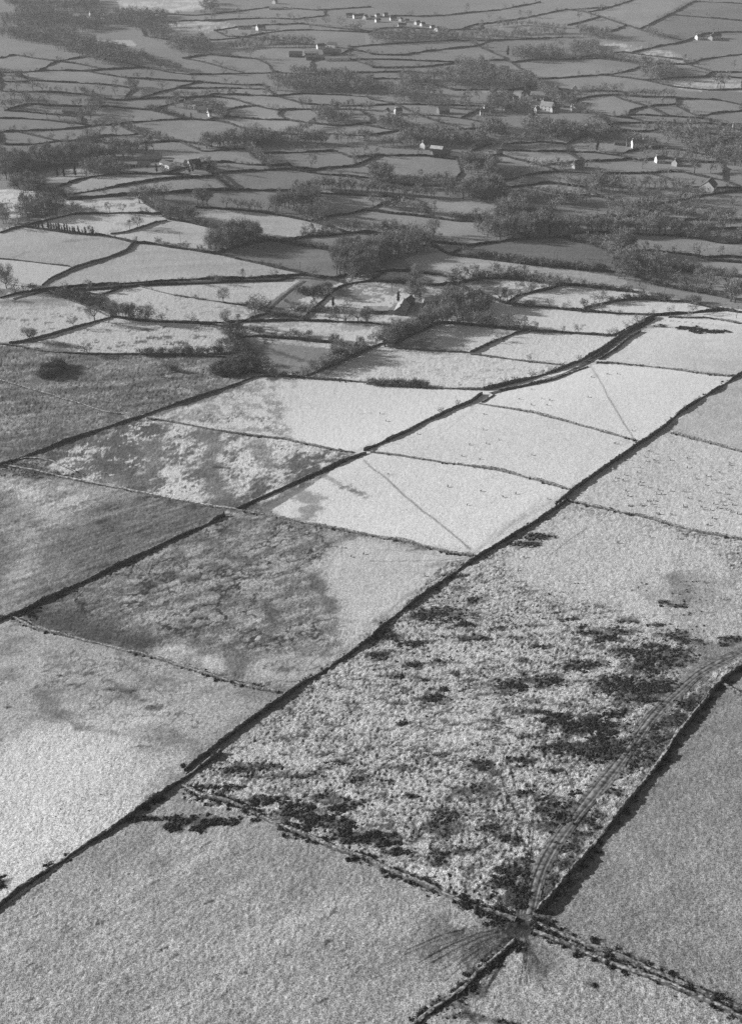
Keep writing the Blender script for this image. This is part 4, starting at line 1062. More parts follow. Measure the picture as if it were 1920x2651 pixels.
wood(3, [(0,60),(100,40),(250,30),(130,80),(0,120)], 11, "in the broad wood at the left edge")
wood(3, [(350,60),(480,45),(560,60),(540,95),(380,105)], 8, "in the grove left of the knoll farm")
single(1, [(400,604),(445,600),(515,598)], 11, "in the row of three above the left edge wood")
single(1, [(75,400),(145,402),(190,407),(445,418),(510,420),(515,378),(720,402),(640,428),(670,345),(265,532),(210,522),(210,462),(170,455),(350,472)], 10, HC)
single(1, [(1110,256)], 15, "standing alone in the hazy field, top centre"); single(1, [(1340,480),(1360,478)], 13, HC); single(1, [(1310,335),(1420,345),(1530,350),(1480,350)], 13, HC)
single(1, [(700,55),(785,118),(890,135),(1290,85),(1510,120),(1555,130),(1572,132),(1600,130),(1445,112),(1390,108),(1360,105),(1060,70),(950,85)], 11, "in the hazy fields at the top")
single(1, [(1380,745)], 13, "alone in the field right of the knoll farm"); single(1, [(1160,725),(1150,705),(1515,612),(1570,675),(1615,678),(1580,720)], 10, "right of the knoll farm")
single(1, [(650,665),(505,695),(490,690),(695,762),(335,778),(285,782),(255,780)], 8, "beside the knoll farm", 'c')
single(1, [(840,765),(855,760),(875,748),(890,745),(918,762),(925,752)], 7, "dark evergreen beside the knoll farmhouse", 'c')
single(1, [(815,524),(848,524)], 6, "near the tree-sheltered farm", 'c')
HR = "in the hazy hedgerows of the upper right"
wood(2, [(610,245),(700,225),(850,240),(900,255),(800,268),(640,275)], 11, HR, gap=.6)
wood(2, [(860,125),(960,135),(1060,160),(1050,185),(940,165)], 11, HR); wood(2, [(0,160),(120,155),(350,150),(850,140),(850,165),(400,175),(0,192)], 9, HR, gap=.8)
wood(2, [(380,285),(520,300),(560,340),(700,370),(640,395),(420,395),(300,370),(230,350),(380,330)], 11, "in the dark wood left of the village", gap=.66)
wood(2, [(100,405),(300,415),(480,435),(480,462),(300,455),(90,450)], 10, "in the dark wood left of the village", gap=.66)
wood(2, [(130,350),(230,340),(230,380),(130,400)], 9, HR); wood(2, [(0,390),(90,385),(90,430),(0,430)], 9, HR)
wood(2, [(1170,285),(1330,300),(1350,350),(1230,360)], 11, HR); wood(2, [(900,200),(1000,200),(1000,260),(880,250)], 9, HR)
line(2, [(1000,260),(1100,270),(1170,285)], 9, HR); line(2, [(1220,150),(1300,180)], 10, HR); line(2, [(560,120),(640,110),(850,125)], 7, HR)
wood(2, [(540,555),(740,560),(930,580),(1110,605),(1080,622),(740,612),(460,608)], 10, "in the belt below the village", gap=.6)
wood(2, [(50,535),(140,545),(130,572),(50,570)], 9, HR); wood(2, [(120,600),(300,600),(500,630),(480,655),(300,648),(120,640)], 10, "in the belt left below the village")
wood(2, [(400,720),(560,730),(560,840),(400,800)], 11, "in the wooded dip right of centre", gap=.6); wood(2, [(560,650),(720,640),(720,670),(600,680)], 9, HR)
wood(2, [(0,770),(80,765),(80,808),(0,812)], 10, "in the wooded dip right of centre")
wood(2, [(1290,595),(1450,605),(1643,635),(1643,740),(1500,725),(1420,690),(1300,650)], 11, "in the wood at the right edge", gap=.75)
wood(2, [(530,435),(620,445),(600,500),(520,500)], 10, "at the left end of the village"); line(2, [(680,340),(720,375),(760,410),(830,470),(860,480)], 9, "among the village houses")
wood(2, [(600,470),(700,470),(660,495),(590,500)], 8, "among the village houses")
line(2, [(880,440),(960,418),(1060,412),(1200,424),(1340,427)], 7, "on the tall hedge right of the village"); line(2, [(1000,402),(1100,402)], 8, "on the tall hedge right of the village")
line(2, [(960,560),(1060,590),(1240,650)], 8, HR); line(2, [(1130,640),(1260,640)], 7, "behind the lone white house")
single(2, [(520,88),(695,78),(920,88),(660,72),(425,55),(970,540),(1000,545),(960,665),(800,640),(1410,388),(1605,305),(820,215),(850,208),(590,785),(700,752),(850,765),(1500,765),(1430,765),(1200,745),(180,545),(200,540)], 11, HR)
single(2, [(1545,390),(1560,388),(1535,388)], 13, HR); single(2, [(605,245),(715,545),(1000,668),(1020,825),(540,590)], 11, "in the hazy valley", 'c')
# middle distance
line(3, [(70,150),(130,150),(200,170),(280,190)], 8, "by the pond-like snow patches at left", 's'); wood(3, [(60,130),(180,120),(200,165),(90,175)], 9, "at the left edge below the broad wood")
wood(3, [(80,270),(110,215),(220,210),(315,240),(230,275),(110,300)], 9, "in the grove above the small dark conifers", gap=.55)
wood(3, [(0,240),(40,240),(40,300),(0,310)], 8, "at the left edge beside the snowy field")
single(3, [(160,325),(172,324),(190,326),(216,328),(228,330),(240,330),(252,334),(264,336),(276,340),(288,340),(300,342),(312,345),(324,346),(332,346),(350,350),(366,352),(380,354),(406,355),(414,356)], 5.5, "small dark conifer in the row under the bright snowy field", 'c')
single(3, [(545,258),(485,255),(655,262),(410,255),(575,330),(610,325),(618,318),(340,255),(350,250)], 7, "in the bright snowy field at left"); single(3, [(620,215)], 16, "tall and thin above the bright snowy field")
wood(3, [(640,190),(720,185),(745,260),(860,275),(860,298),(740,285),(690,250)], 9, "at the bushy corner right of the bright snowy field", gap=.55)
single(3, [(880,225),(900,225),(920,232)], 12, "big and round right of the bright snowy field"); single(3, [(1005,232),(1055,238),(1065,240),(1110,243),(1130,246),(1190,255),(1160,250),(1220,262)], 8, "on the hedge below the lane corner")
wood(3, [(1200,240),(1280,215),(1390,160),(1410,200),(1430,300),(1360,290),(1280,262)], 10, "in the dark belt left of the picture centre", gap=.6)
line(3, [(1320,180),(1400,150),(1480,155),(1570,160),(1643,170)], 9, "along the belt near the picture centre", gap=.5); line(3, [(1430,150),(1540,165)], 9, "along the belt near the picture centre")
line(3, [(860,298),(960,325),(1020,338)], 5, "on the hedge above the dense grove", 's'); single(3, [(750,270),(760,280),(890,300),(850,275)], 5, "dark by the bushy corner", 's')
wood(3, [(915,430),(945,375),(1080,348),(1150,358),(1155,388),(1060,405),(980,432)], 10, "in the dense bare grove", gap=.42)
single(3, [(695,392),(705,390),(740,400),(775,408),(800,410),(815,414),(830,416),(890,428),(900,430)], 4.5, "on the hedge left of the dense grove", 's')
line(3, [(1170,378),(1230,385),(1300,398),(1400,412),(1490,434)], 4.5, "right of the dense grove", 's', .5); line(3, [(1330,355),(1450,338),(1600,342)], 7, "on the hedge right of the dense grove", gap=.55); line(3, [(1340,362),(1480,350)], 4, "right of the dense grove", 's')
wood(3, [(1490,535),(1495,450),(1560,430),(1660,430),(1660,560),(1540,562)], 11, "in the big dark grove at the picture centre", gap=.45)
single(3, [(1075,548)], 7, "alone on the long lane hedge"); single(3, [(985,562),(970,560),(930,552)], 5, "on the long lane hedge", 's')
wood(3, [(5,560),(50,545),(70,600),(15,612)], 10, "at the left edge by the lane"); line(3, [(70,610),(140,600)], 5, "at the left edge by the lane", 's')
wood(3, [(235,612),(330,620),(450,655),(470,690),(400,680),(290,640)], 4.5, "in the dark scrub strip below the lane", 's', .5)
line(3, [(490,715),(530,722),(570,728),(635,735)], 8, "in the thick row left of the round hedge trees", gap=.38)
single(3, [(660,735),(720,740)], 7.5, "round-topped on the hedge below the snowy slope"); single(3, [(850,746)], 9, "spreading alone on the hedge below the snowy slope")
single(3, [(990,658)], 9.5, "slender beside the low snow-lined wall"); single(3, [(1050,755),(1140,670),(1000,760)], 8, "near the short thick wall"); single(3, [(420,738),(325,765),(135,828),(145,828)], 8.5, "on the dark slanting wall at left")
single(3, [(1070,668),(1085,668),(1098,670),(860,635),(1205,498),(1225,500),(1195,492),(1040,462),(870,640),(1050,664)], 3.2, "dark bush beside a field wall", 's')
wood(3, [(1090,700),(1130,680),(1190,680),(1190,700),(1110,715)], 7, "where the farm lane meets the short wall", gap=.5)
line(3, [(1330,615),(1380,625),(1430,610),(1460,590)], 6, "left of the farmstead", 's', .5); single(3, [(1270,655),(1330,688),(1350,690),(1400,692),(1475,690),(1490,692),(1520,690),(1440,690)], 4, "left of the farmstead", 's')
line(3, [(1300,690),(1400,695),(1520,695)], 3.5, "left of the farmstead", 's', .5)
single(3, [(1475,672)], 6, "near the farmstead", 'c'); single(3, [(1540,695),(1585,745),(1625,748),(1530,740)], 9, "left of the farmstead")
single(3, [(1215,805),(1255,808),(1270,808),(1300,806),(1325,808),(1345,806),(1365,805),(1470,826),(1490,826),(1510,828),(1590,830)], 5, "round bush in the snowy paddock below the farmstead", 's')
line(3, [(1200,720),(1290,715),(1360,735)], 3, "left of the farmstead", 's', .6)
# right middle
wood(4, [(0,85),(80,85),(85,125),(0,128)], 9, "in the tree belts right of centre"); single(4, [(170,125)], 10, "alone on the hedge right of centre"); line(4, [(200,130),(240,132),(300,125),(350,128)], 9, "in the tree belts right of centre", gap=.45)
wood(4, [(340,125),(560,135),(600,195),(480,215),(330,180)], 11, "in the tree belts right of centre", gap=.5)
line(4, [(0,165),(100,175),(200,185),(330,192)], 8, "in the thin tree row right of centre", gap=.5); line(4, [(0,225),(80,235),(170,250),(270,268)], 9, "in the tree row above the long pale field", gap=.5)
line(4, [(350,280),(450,292),(550,298)], 6, "below the pale field right of centre", 's', .5); single(4, [(450,288)], 8, "below the pale field right of centre")
wood(4, [(560,230),(680,220),(700,290),(580,300)], 10, "left of the black shed", gap=.5)
wood(4, [(540,340),(640,305),(760,310),(800,345),(760,368),(560,385),(480,395),(380,390),(300,420),(180,450),(0,510),(0,430),(120,395),(250,375),(300,345),(420,335)], 10.5, "in the great dark belt across the centre", gap=.6)
line(4, [(780,350),(880,350),(960,345),(1080,350),(1180,345),(1280,350),(1360,360),(1470,375)], 10, "in the belt above the darkest field", gap=.45); line(4, [(800,330),(960,325),(1100,330),(1280,330)], 9, "in the belt above the darkest field", gap=.6)
wood(4, [(800,195),(900,195),(1000,225),(1060,245),(920,268),(800,262)], 9, "right of the black shed", gap=.6)
line(4, [(650,185),(720,192),(800,182),(850,178)], 7, "above the black shed", gap=.5); single(4, [(1000,160),(1020,158),(1030,165)], 12, "big and dark left of the white-gabled barn")
single(4, [(930,130),(1080,155),(1150,175),(1190,205),(1350,165),(1400,175),(1450,215),(1280,195),(1120,265),(1160,275),(1600,235),(1340,160),(1230,215),(1260,240),(1370,200)], 10, "around the white-gabled barn")
line(4, [(1050,160),(1120,170),(1180,195)], 8, "around the white-gabled barn"); line(4, [(1200,235),(1300,255),(1400,275),(1500,285),(1600,288)], 8, "on the hedge below the white-gabled barn", gap=.5); line(4, [(1270,200),(1380,230),(1460,240)], 8, "around the white-gabled barn")
single(4, [(970,400),(1025,415)], 9, "above the darkest field's right end"); single(4, [(1080,430),(1100,425),(1120,430),(1145,435),(1110,440)], 12, "in the big clump right of the darkest field"); single(4, [(1180,460),(1240,490),(1260,492)], 10, "right of the darkest field")
single(4, [(1455,448)], 11, "alone in the right-hand field"); single(4, [(1270,425),(1340,428),(925,385)], 6, "right of the darkest field", 's')
line(4, [(470,448),(600,462),(700,482),(840,496),(940,508),(1050,516)], 5, "below the darkest field", 's', .45); line(4, [(560,470),(760,495),(960,515)], 6, "below the darkest field", gap=.9)
wood(4, [(1060,480),(1180,450),(1240,520),(1150,560),(1080,545)], 9, "in the scrubby corner right of the darkest field", gap=.6)
line(4, [(1280,508),(1340,518),(1420,512),(1500,528),(1570,530)], 5.5, "on the hedge near the right edge", 's', .5); single(4, [(1320,510),(1380,505),(1440,510)], 8, "on the hedge near the right edge")
line(4, [(340,568),(400,540),(470,548),(560,530),(640,540),(720,555),(790,575)], 7, "behind the farmstead paddock", gap=.45); line(4, [(360,570),(480,550),(640,548),(760,565)], 4.5, "behind the farmstead paddock", 's', .6)
line(4, [(870,575),(940,580)], 6, "above the white fields right of the farmstead"); line(4, [(960,590),(1080,598),(1150,605)], 4, "above the white fields right of the farmstead", 's', .5)
line(4, [(700,612),(760,602),(820,585)], 6, "above the white fields right of the farmstead", gap=.5)
single(4, [(990,655),(1010,652),(1025,650)], 8, "broad and round on the hedge of the white fields"); single(4, [(945,672)], 5, "on the hedge of the white fields", 's')
line(4, [(1060,655),(1120,645),(1190,640),(1250,642),(1310,648)], 4.5, "on the hedge of the white fields", 's', .45); single(4, [(1410,655),(1425,660),(1440,655)], 6, "dark on the hedge at right", 's'); single(4, [(790,675),(865,688),(1325,712),(1410,725)], 5, "on the field edge right of the farmstead")
line(4, [(1250,575),(1400,605),(1500,615)], 5, "near the right edge", 's', .6); single(4, [(1590,650),(1605,640),(1610,655),(1500,600),(1570,590),(1480,570),(1440,580),(1380,600)], 11, "near the right edge above the snowy fields")
wood(4, [(165,560),(290,560),(290,620),(200,655),(160,630)], 9, "between the farmstead roofs", gap=.5); single(4, [(220,640),(340,650),(400,650),(440,655),(520,690),(570,655),(600,650),(620,645),(640,640)], 9, "right of the farmstead"); single(4, [(470,680),(120,650)], 6, "by the farmstead", 'c')
wood(4, [(320,650),(500,650),(540,695),(460,725),(330,745)], 8.5, "below the farmstead", gap=.52)
line(4, [(20,856),(100,836),(160,808),(220,780),(280,755),(340,745)], 10, "on the bank below the farmstead", gap=.32); line(4, [(60,846),(160,806),(260,765)], 5, "on the bank below the farmstead", 's', .4)
line(4, [(380,748),(480,755),(560,762),(620,770),(715,782)], 7.5, "on the hedge above the tree-shaded white field", gap=.6); line(4, [(370,750),(500,758),(720,785)], 3.5, "on the hedge above the tree-shaded white field", 's', .7)
line(4, [(620,668),(660,672),(720,675)], 4, "right of the farmstead", 's', .4)
single(4, [(605,806)], 4.5, "round on the short dark slanting wall"); single(4, [(540,834),(566,828)], 4, "round on the short dark slanting wall"); single(6, [(205,180)], 5, "alone on the thin wall")
single(6, [(710,232)], 6.5, "alone on the wall below the square white field"); single(4, [(1060,800),(1165,760),(1130,770),(1205,735),(95,750)], 4.5, "small, near the sunken lane")
# hillside scrub
wood(5, [(175,310),(190,270),(270,240),(290,260),(240,300)], 4.5, "in the big round thicket on the dark moor", 's', .4)
single(5, [(770,272),(785,275),(755,270)], 4, "low thicket on the dark moor", 's'); single(5, [(700,300),(725,302),(600,342)], 2.5, "small bush on the dark moor", 's')
wood(5, [(940,290),(970,255),(1060,235),(1120,240),(1120,275),(1020,300)], 5, "in the dark willow thicket above the moor", 's', .36)
line(5, [(620,202),(740,198),(860,198),(1000,195),(1070,190)], 4.5, "along the bank above the dark moor", 's', .55); single(5, [(390,200),(400,200)], 7, "above the dark moor")
line(5, [(1000,70),(1030,130),(1080,190),(1120,250)], 4.5, "in the scrubby hollow", 's', .5); single(5, [(970,165),(1000,160),(1150,110),(1060,130),(1170,250),(1210,300)], 5, "in the scrubby hollow", 's')
line(5, [(1230,300),(1290,290),(1360,290)], 3, "below the scrubby hollow", 's', .6)
line(5, [(1360,300),(1440,262),(1520,225),(1620,182)], 6.5, "on the bank beside the scrubby hollow", gap=.42); single(5, [(1490,225),(1510,220)], 9, "on the bank beside the scrubby hollow")
line(5, [(1420,270),(1560,215),(1640,180)], 4, "on the bank beside the scrubby hollow", 's', .5)
line(6, [(-10,335),(60,335),(120,338),(180,342),(250,346)], 4.2, "in the dense thicket above the bright round field", 's', .3)
single(6, [(530,345),(590,332),(640,322),(710,300),(760,285),(800,272),(820,268),(850,262),(385,430),(305,458),(920,232)], 3.6, "round bush beside the sunken lane", 's')
single(6, [(1390,440),(1455,400),(1440,405),(1635,300)], 2.2, "bush on the long dark wall", 's')
single(4, [(1285,765),(1300,766)], 2.5, "gorse-like bush in the upper right field", 's')


BR = "in the long tree belts right of centre"
line(4, [(0,130),(120,140),(240,150),(340,150)], 9, BR); line(4, [(600,200),(700,215),(800,205)], 9, BR); line(4, [(0,345),(100,360),(240,375)], 9, BR); line(4, [(60,340),(180,360)], 8, BR)
line(4, [(1050,245),(1150,255),(1240,250)], 9, BR); line(4, [(1000,300),(1150,300),(1330,295)], 9, BR); line(4, [(1480,330),(1643,320)], 8, BR); line(4, [(1480,372),(1560,385),(1643,380)], 8, BR)
line(4, [(560,125),(660,100),(740,85)], 7, BR); line(4, [(860,135),(960,155),(1000,185)], 8, BR); line(4, [(1180,460),(1240,540),(1330,560)], 8, BR); line(4, [(480,300),(560,315),(640,310)], 9, BR)
line(2, [(0,640),(120,645),(240,640)], 9, BR); line(2, [(480,650),(620,640),(740,630)], 8, BR); line(2, [(740,745),(860,750),(950,745)], 8, BR); line(2, [(1210,690),(1300,700),(1420,715)], 9, BR); line(2, [(1000,820),(1150,830),(1300,830)], 9, BR)
line(2, [(0,560),(50,550),(200,580)], 8, BR); line(2, [(250,470),(400,480),(500,500)], 9, BR); line(2, [(720,450),(800,440),(900,460)], 7, BR); line(2, [(940,510),(1040,540)], 7, BR); line(2, [(1200,580),(1330,570),(1450,560)], 8, BR); line(2, [(1450,580),(1560,585),(1643,590)], 8, BR)
line(1, [(860,430),(940,415),(1040,418)], 6, HC); line(1, [(1480,480),(1590,485),(1643,490)], 9, HC); line(1, [(1300,330),(1400,330),(1500,340)], 9, HC); line(1, [(560,560),(640,600),(760,628)], 6, HC); line(1, [(1190,640),(1300,600),(1400,560)], 8, HC); line(1, [(1100,660),(1140,705),(1180,735)], 8, HC)
line(1, [(0,330),(60,335),(100,350)], 7, HC); line(1, [(560,390),(600,380),(590,410)], 7, HC); line(1, [(640,260),(720,290),(800,310)], 7, HC)
# ragged growth along the hedges
for (P, U, where, h, w, look) in HEDGES:
    Q, q = resample(P, 5.5)
    for k in range(len(Q)):
        r = random.random()
        p = Q[k] + rng.normal(size=2) * .6
        if r < .5: PLANTS.append(('s', p[0], p[1], random.uniform(1.8, 3.6), where))
        elif r < .63: PLANTS.append(('d', p[0], p[1], random.uniform(5, 10), where))

def instance(meshes, name, parts, p, h, lab, cat, grp):
    o = link(name, None); o.location = (p[0], p[1], float(H(p[0], p[1])))
    o.rotation_euler = (0, 0, random.uniform(0, 6.28)); sxy = h * random.uniform(.85, 1.2); o.scale = (sxy, sxy, h)
    for nm, me_ in zip(parts, meshes):
        link(nm, me_, o)
    return tag(o, lab, cat, grp)
def scatter_mesh(name, items, lo, material, label, cat, grp=None):
    """plants beyond the counted ones: one mass"""
    Vs = []; Fs = []; n = 0
    zs = H([i[0] for i in items], [i[1] for i in items])
    for (x, y, h), z in zip(items, zs):
        v, f = lo[random.randrange(len(lo))]
        a = random.uniform(0, 6.28); c, s_ = math.cos(a), math.sin(a); sxy = h * random.uniform(.85, 1.25)
        X = (v[:, 0] * c - v[:, 1] * s_) * sxy + x; Y = (v[:, 0] * s_ + v[:, 1] * c) * sxy + y
        Vs.append(np.stack([X, Y, v[:, 2] * h + z], 1)); Fs.append(f + n); n += len(v)
    if not Vs: return
    o = link(name, mesh_of(name, np.concatenate(Vs), np.concatenate(Fs), material))
    return tag(o, label, cat, kind="stuff")
def screen_ok(x, y):
    x = np.array(x); y = np.array(y)
    z = y * CP - (H(x, y) - CAMZ) * SP
    u = CX + FOC * x / z
    return (-40 < u) & (u < 1960), z
byk = defaultdict(list)
for (k, x, y, h, where), ok, z in zip(PLANTS, *screen_ok([p[1] for p in PLANTS], [p[2] for p in PLANTS])):
    if ok: byk[k].append((h / z, x, y, h, where))
print("plants", {k: len(v) for k, v in byk.items()})
for k in byk: byk[k].sort(reverse=True)
for i, (s_, x, y, h, where) in enumerate(byk['d'][:300]):
    instance(PT[i % len(PT)], "bare_tree", ("trunk", "crown"), (x, y), h, "leafless grey winter tree " + where, "tree", "leafless trees " + where)
for i, (s_, x, y, h, where) in enumerate(byk['s'][:300]):
    lab = where if where.split()[0] in ("low", "small", "dark", "round", "bush", "gorse-like") and "bush" in where or "thicket on" in where else "dense leafless shrub " + where
    instance(PS[i % len(PS)], "shrub", ("stem", "foliage"), (x, y), h, lab, "shrub", "shrubs: " + where)
for i, (s_, x, y, h, where) in enumerate(byk['c']):
    lab = where if where.split()[0] in ("small", "dark") else "dark pointed evergreen " + where
    instance(PC[i % len(PC)], "conifer", ("trunk", "crown"), (x, y), h, lab, "conifer", "evergreens: " + where)
lo_t = [join([a, b]) for a, b in TREES_LO]; lo_s = [join([a, b]) for a, b in SHRUBS_LO]
scatter_mesh("valley_woodland", [(x, y, h) for _, x, y, h, w_ in byk['d'][300:]], lo_t, M_TWIG, "grey leafless woods and hedgerow trees spread over the hazy valley", "trees")
scatter_mesh("hedgerow_scrub", [(x, y, h) for _, x, y, h, w_ in byk['s'][300:]], lo_s, M_SHRUB, "low leafless scrub along the hedges of the valley", "scrub")

# ============================================================ gorse and heather
GP = []      # x, y, height, where
def grow(tile, lst, where, dens, h):
    for (a, b, ra, rb) in lst:
        c = tr(tile, [(a, b)])[0]; e = tr(tile, [(a + ra, b)])[0]; g = tr(tile, [(a, b + rb)])[0]
        R1 = e[:2] - c[:2]; R2_ = g[:2] - c[:2]
        area = math.pi * abs(R1[0] * R2_[1] - R1[1] * R2_[0])
        n = int(area * 2.8 * dens)
        if n == 0: continue
        th = rng.uniform(0, 6.28, n); r = np.sqrt(rng.random(n)) * rng.uniform(.7, 1.5, n)
        p = c[:2] + (np.cos(th) * r)[:, None] * R1 + (np.sin(th) * r)[:, None] * R2_
        p = p[vnoise(p[:, 0] / 3.2, p[:, 1] / 1.8, 55) > .34]
        for q_ in p:
            GP.append((q_[0], q_[1], h * random.choice((.3, .4, .45, .5, .6, .85)) * random.uniform(.8, 1.2), where))
for a_ in GPATCH: grow(*a_)
XY = rng.uniform((-40, 130), (115, 420), (5200, 2)); ZZ = H(XY[:, 0], XY[:, 1])
zz = XY[:, 1] * CP - (ZZ - CAMZ) * SP
TU = (CX + FOC * XY[:, 0] / zz - 960) / TS; TV = (CY - FOC * ((ZZ - CAMZ) * CP + XY[:, 1] * SP) / zz - 1300) / TS
ok = (TU > 100 + (600 - TV) * .75 * (TV < 600)) & (TV > 350) & (TV < 1750) & (TU < 1450 - .6 * (TV - 700)) & (TU > -600 + .9 * np.maximum(0, TV - 1200))
ok &= vnoise(XY[:, 0] / 7, XY[:, 1] / 3.5, 12) * .6 + vnoise(XY[:, 0] / 25, XY[:, 1] / 25, 13) * .4 > .50
for x, y in XY[ok]:
    GP.append((x, y, random.uniform(.22, .5), HE))
FOOT = {"long straight wall from": "on the long straight wall at lower left", "upper half of the": "on the gorse-grown wall below the heath", "lower half of the": "on the gorse-grown wall left of the gateway", "tumbled wall with": "on the tumbled wall at the bottom edge",
        "upper of the two": "on the upper parallel bank at lower right", "lower of the two": "on the lower parallel bank at lower right", "lower stretch": "on the stony wall above its long shadow", "upper stretch": "on the stony wall beside the upper track",
        "straight wall along": "on the heath's upper left wall", "long straight wall between": "on the wall between heath and mottled field", "rough bushy": "on the rough wall below the mottled field"}
for (Q, N, q, dens, side, wl) in WALL_LINES:
    wh = next((v for k_, v in FOOT.items() if wl.startswith(k_)), "along the hillside walls")
    n = int(q[-1] * dens * 1.7)
    kk = rng.integers(0, len(Q), n); kk = kk[vnoise(q[kk] / 11, Q[kk, 0] / 30, 31) > .30]
    for k in kk:
        p = Q[k] + N[k] * (random.gauss(0, .95 if dens > 2 else .7) - side * .7)
        GP.append((p[0], p[1], random.choice((.35, .45, .55, .7, 1.0)) * random.uniform(.8, 1.2), wh))
GP2 = []
for (x, y, h, where), ok, z in zip(GP, *screen_ok([p[0] for p in GP], [p[1] for p in GP])):
    if ok: GP2.append((h / z, x, y, h, where))
GP2.sort(reverse=True)
print("gorse", len(GP2))
for i, (s_, x, y, h, where) in enumerate(GP2[:300]):
    o = link("gorse_bush", PG[i % len(PG)]); o.location = (x, y, float(H(x, y)) - .04); o.rotation_euler = (0, 0, random.uniform(0, 6.28))
    sxy = h * random.uniform(.85, 1.2); o.scale = (sxy, sxy, h)
    tag(o, "dark spiny gorse bush " + where, "bush", "gorse: " + where)
scatter_mesh("gorse_cover", [(x, y, h) for _, x, y, h, w_ in GP2[300:]], GORSES_LO, M_GORSE, "dark gorse and heather covering heath patches and wall foots", "gorse")

# ============================================================ buildings
def prism(L, W, hw, hr, ov=0.0):
    """gabled body: eaves hw, ridge hr, ridge along X"""
    x, y = L / 2 + ov, W / 2
    V = [(-x, -y, -.8), (x, -y, -.8), (x, y, -.8), (-x, y, -.8), (-x, -y, hw), (x, -y, hw), (x, y, hw), (-x, y, hw), (-x, 0, hr), (x, 0, hr)]
    Fc = [(0, 1, 5, 4), (2, 3, 7, 6), (1, 2, 6, 9, 5), (3, 0, 4, 8, 7)]
    return V, Fc
def box(cx, cy, cz, lx, ly, lz):
    x, y, z = lx / 2, ly / 2, lz / 2
    V = [(cx + sx * x, cy + sy * y, cz + sz * z) for sz in (-1, 1) for sx, sy in ((-1, -1), (1, -1), (1, 1), (-1, 1))]
    return V, [(3, 2, 1, 0), (4, 5, 6, 7), (0, 1, 5, 4), (1, 2, 6, 5), (2, 3, 7, 6), (3, 0, 4, 7)]
def joinl(ps):
    V = []; Fc = []
    for v, f in ps:
        n = len(V); V += list(v); Fc += [tuple(i + n for i in q) for q in f]
    return V, Fc
def building(tile, pt, label, L=10, W=6.5, hw=3.6, pitch=.75, yaw=0, wall=M_WHITE, roof=M_SLATE, chim=1, front=3, cat="house", name="house", door=True, open_side=False):
    P = tr(tile, [pt])[0]
    root = tag(link(name, None), label, cat, "buildings of the valley"); root.location = P; root.rotation_euler = (0, 0, math.radians(yaw))
    hr = hw + W / 2 * pitch
    V, Fc = prism(L, W, hw, hr); link("wall", mesh_of("wall", V, Fc, wall), root)
    o, e = .35, .3
    sl = hr + .12
    z0 = hw - o * pitch + .12
    x, y = L / 2 + e, W / 2 + o
    th = .16
    V = [(-x, -y, z0), (x, -y, z0), (x, 0, sl), (-x, 0, sl), (-x, y, z0), (x, y, z0)]
    V += [(a, b, c - th) for a, b, c in V]
    Fr = [(0, 1, 2, 3), (3, 2, 5, 4), (7, 6, 9, 8), (8, 9, 10, 11), (0, 6, 7, 1), (5, 11, 10, 4), (1, 7, 8, 2), (2, 8, 11, 5), (4, 10, 9, 3), (3, 9, 6, 0)]
    rf = link("roof", mesh_of("roof", V, Fr, roof), root)
    for i in range(chim):
        cx = (-L / 2 + .6) if i == 0 else (L / 2 - .6)
        link("chimney", mesh_of("chimney", *box(cx, 0, sl + .35, .8, .7, 1.6), wall), rf)
    if open_side:
        for k in range(max(2, int(L / 5))):
            link("bay_shade_panel", mesh_of("bay_shade_panel", *box(-L / 2 + (k + .5) * L / max(2, int(L / 5)), -W / 2, hw * .42, L / max(2, int(L / 5)) * .78, .06, hw * .8), M_DARK), root)
    else:
        fl = 2 if hw > 4 else 1
        for k in range(front):
            wx = -L / 2 + (k + .5) * L / front
            for j in range(fl):
                if door and j == 0 and k == front // 2:
                    link("door", mesh_of("door", *box(wx, -W / 2, 1.0, 1.0, .08, 2.1), M_DARK), root)
                else:
                    link("window", mesh_of("window", *box(wx, -W / 2, 1.5 + 2.4 * j, .95, .08, 1.25), M_DARK), root)
    return root
def barn(tile, pt, label, L=16, W=9, hw=3.4, pitch=.45, yaw=0, wall=M_STONEWALL, roof=M_TIN, **k):
    return building(tile, pt, label, L, W, hw, pitch, yaw, wall, roof, 0, k.pop("front", 2), "barn", "barn", **k)
# farm on the knoll
building(1, (862,742), "white-gabled farmhouse with dark roof, right end of the knoll farm", 11, 7.5, 5.0, .9, 25, chim=2)
barn(1, (742,738), "long whitewashed barn in the middle of the knoll farm", 17, 7, 3.4, .6, -48, M_WHITE, M_SLATE)
barn(1, (800,728), "grey barn between farmhouse and white barn of the knoll farm", 11, 7, 3.4, .6, -25, M_GREYWALL, M_TIN)
barn(1, (590,735), "low pale open shed at the left end of the knoll farm", 18, 8, 3.0, .35, 4, M_WHITE, M_TIN, open_side=True)
barn(1, (665,712), "long dark-roofed shed behind the knoll farm", 24, 9, 3.2, .4, 8, M_STONEWALL, M_SLATE)
barn(1, (640,735), "stone barn between the two sheds of the knoll farm", 12, 7, 3.0, .5, 5, M_GREYWALL, M_SLATE)
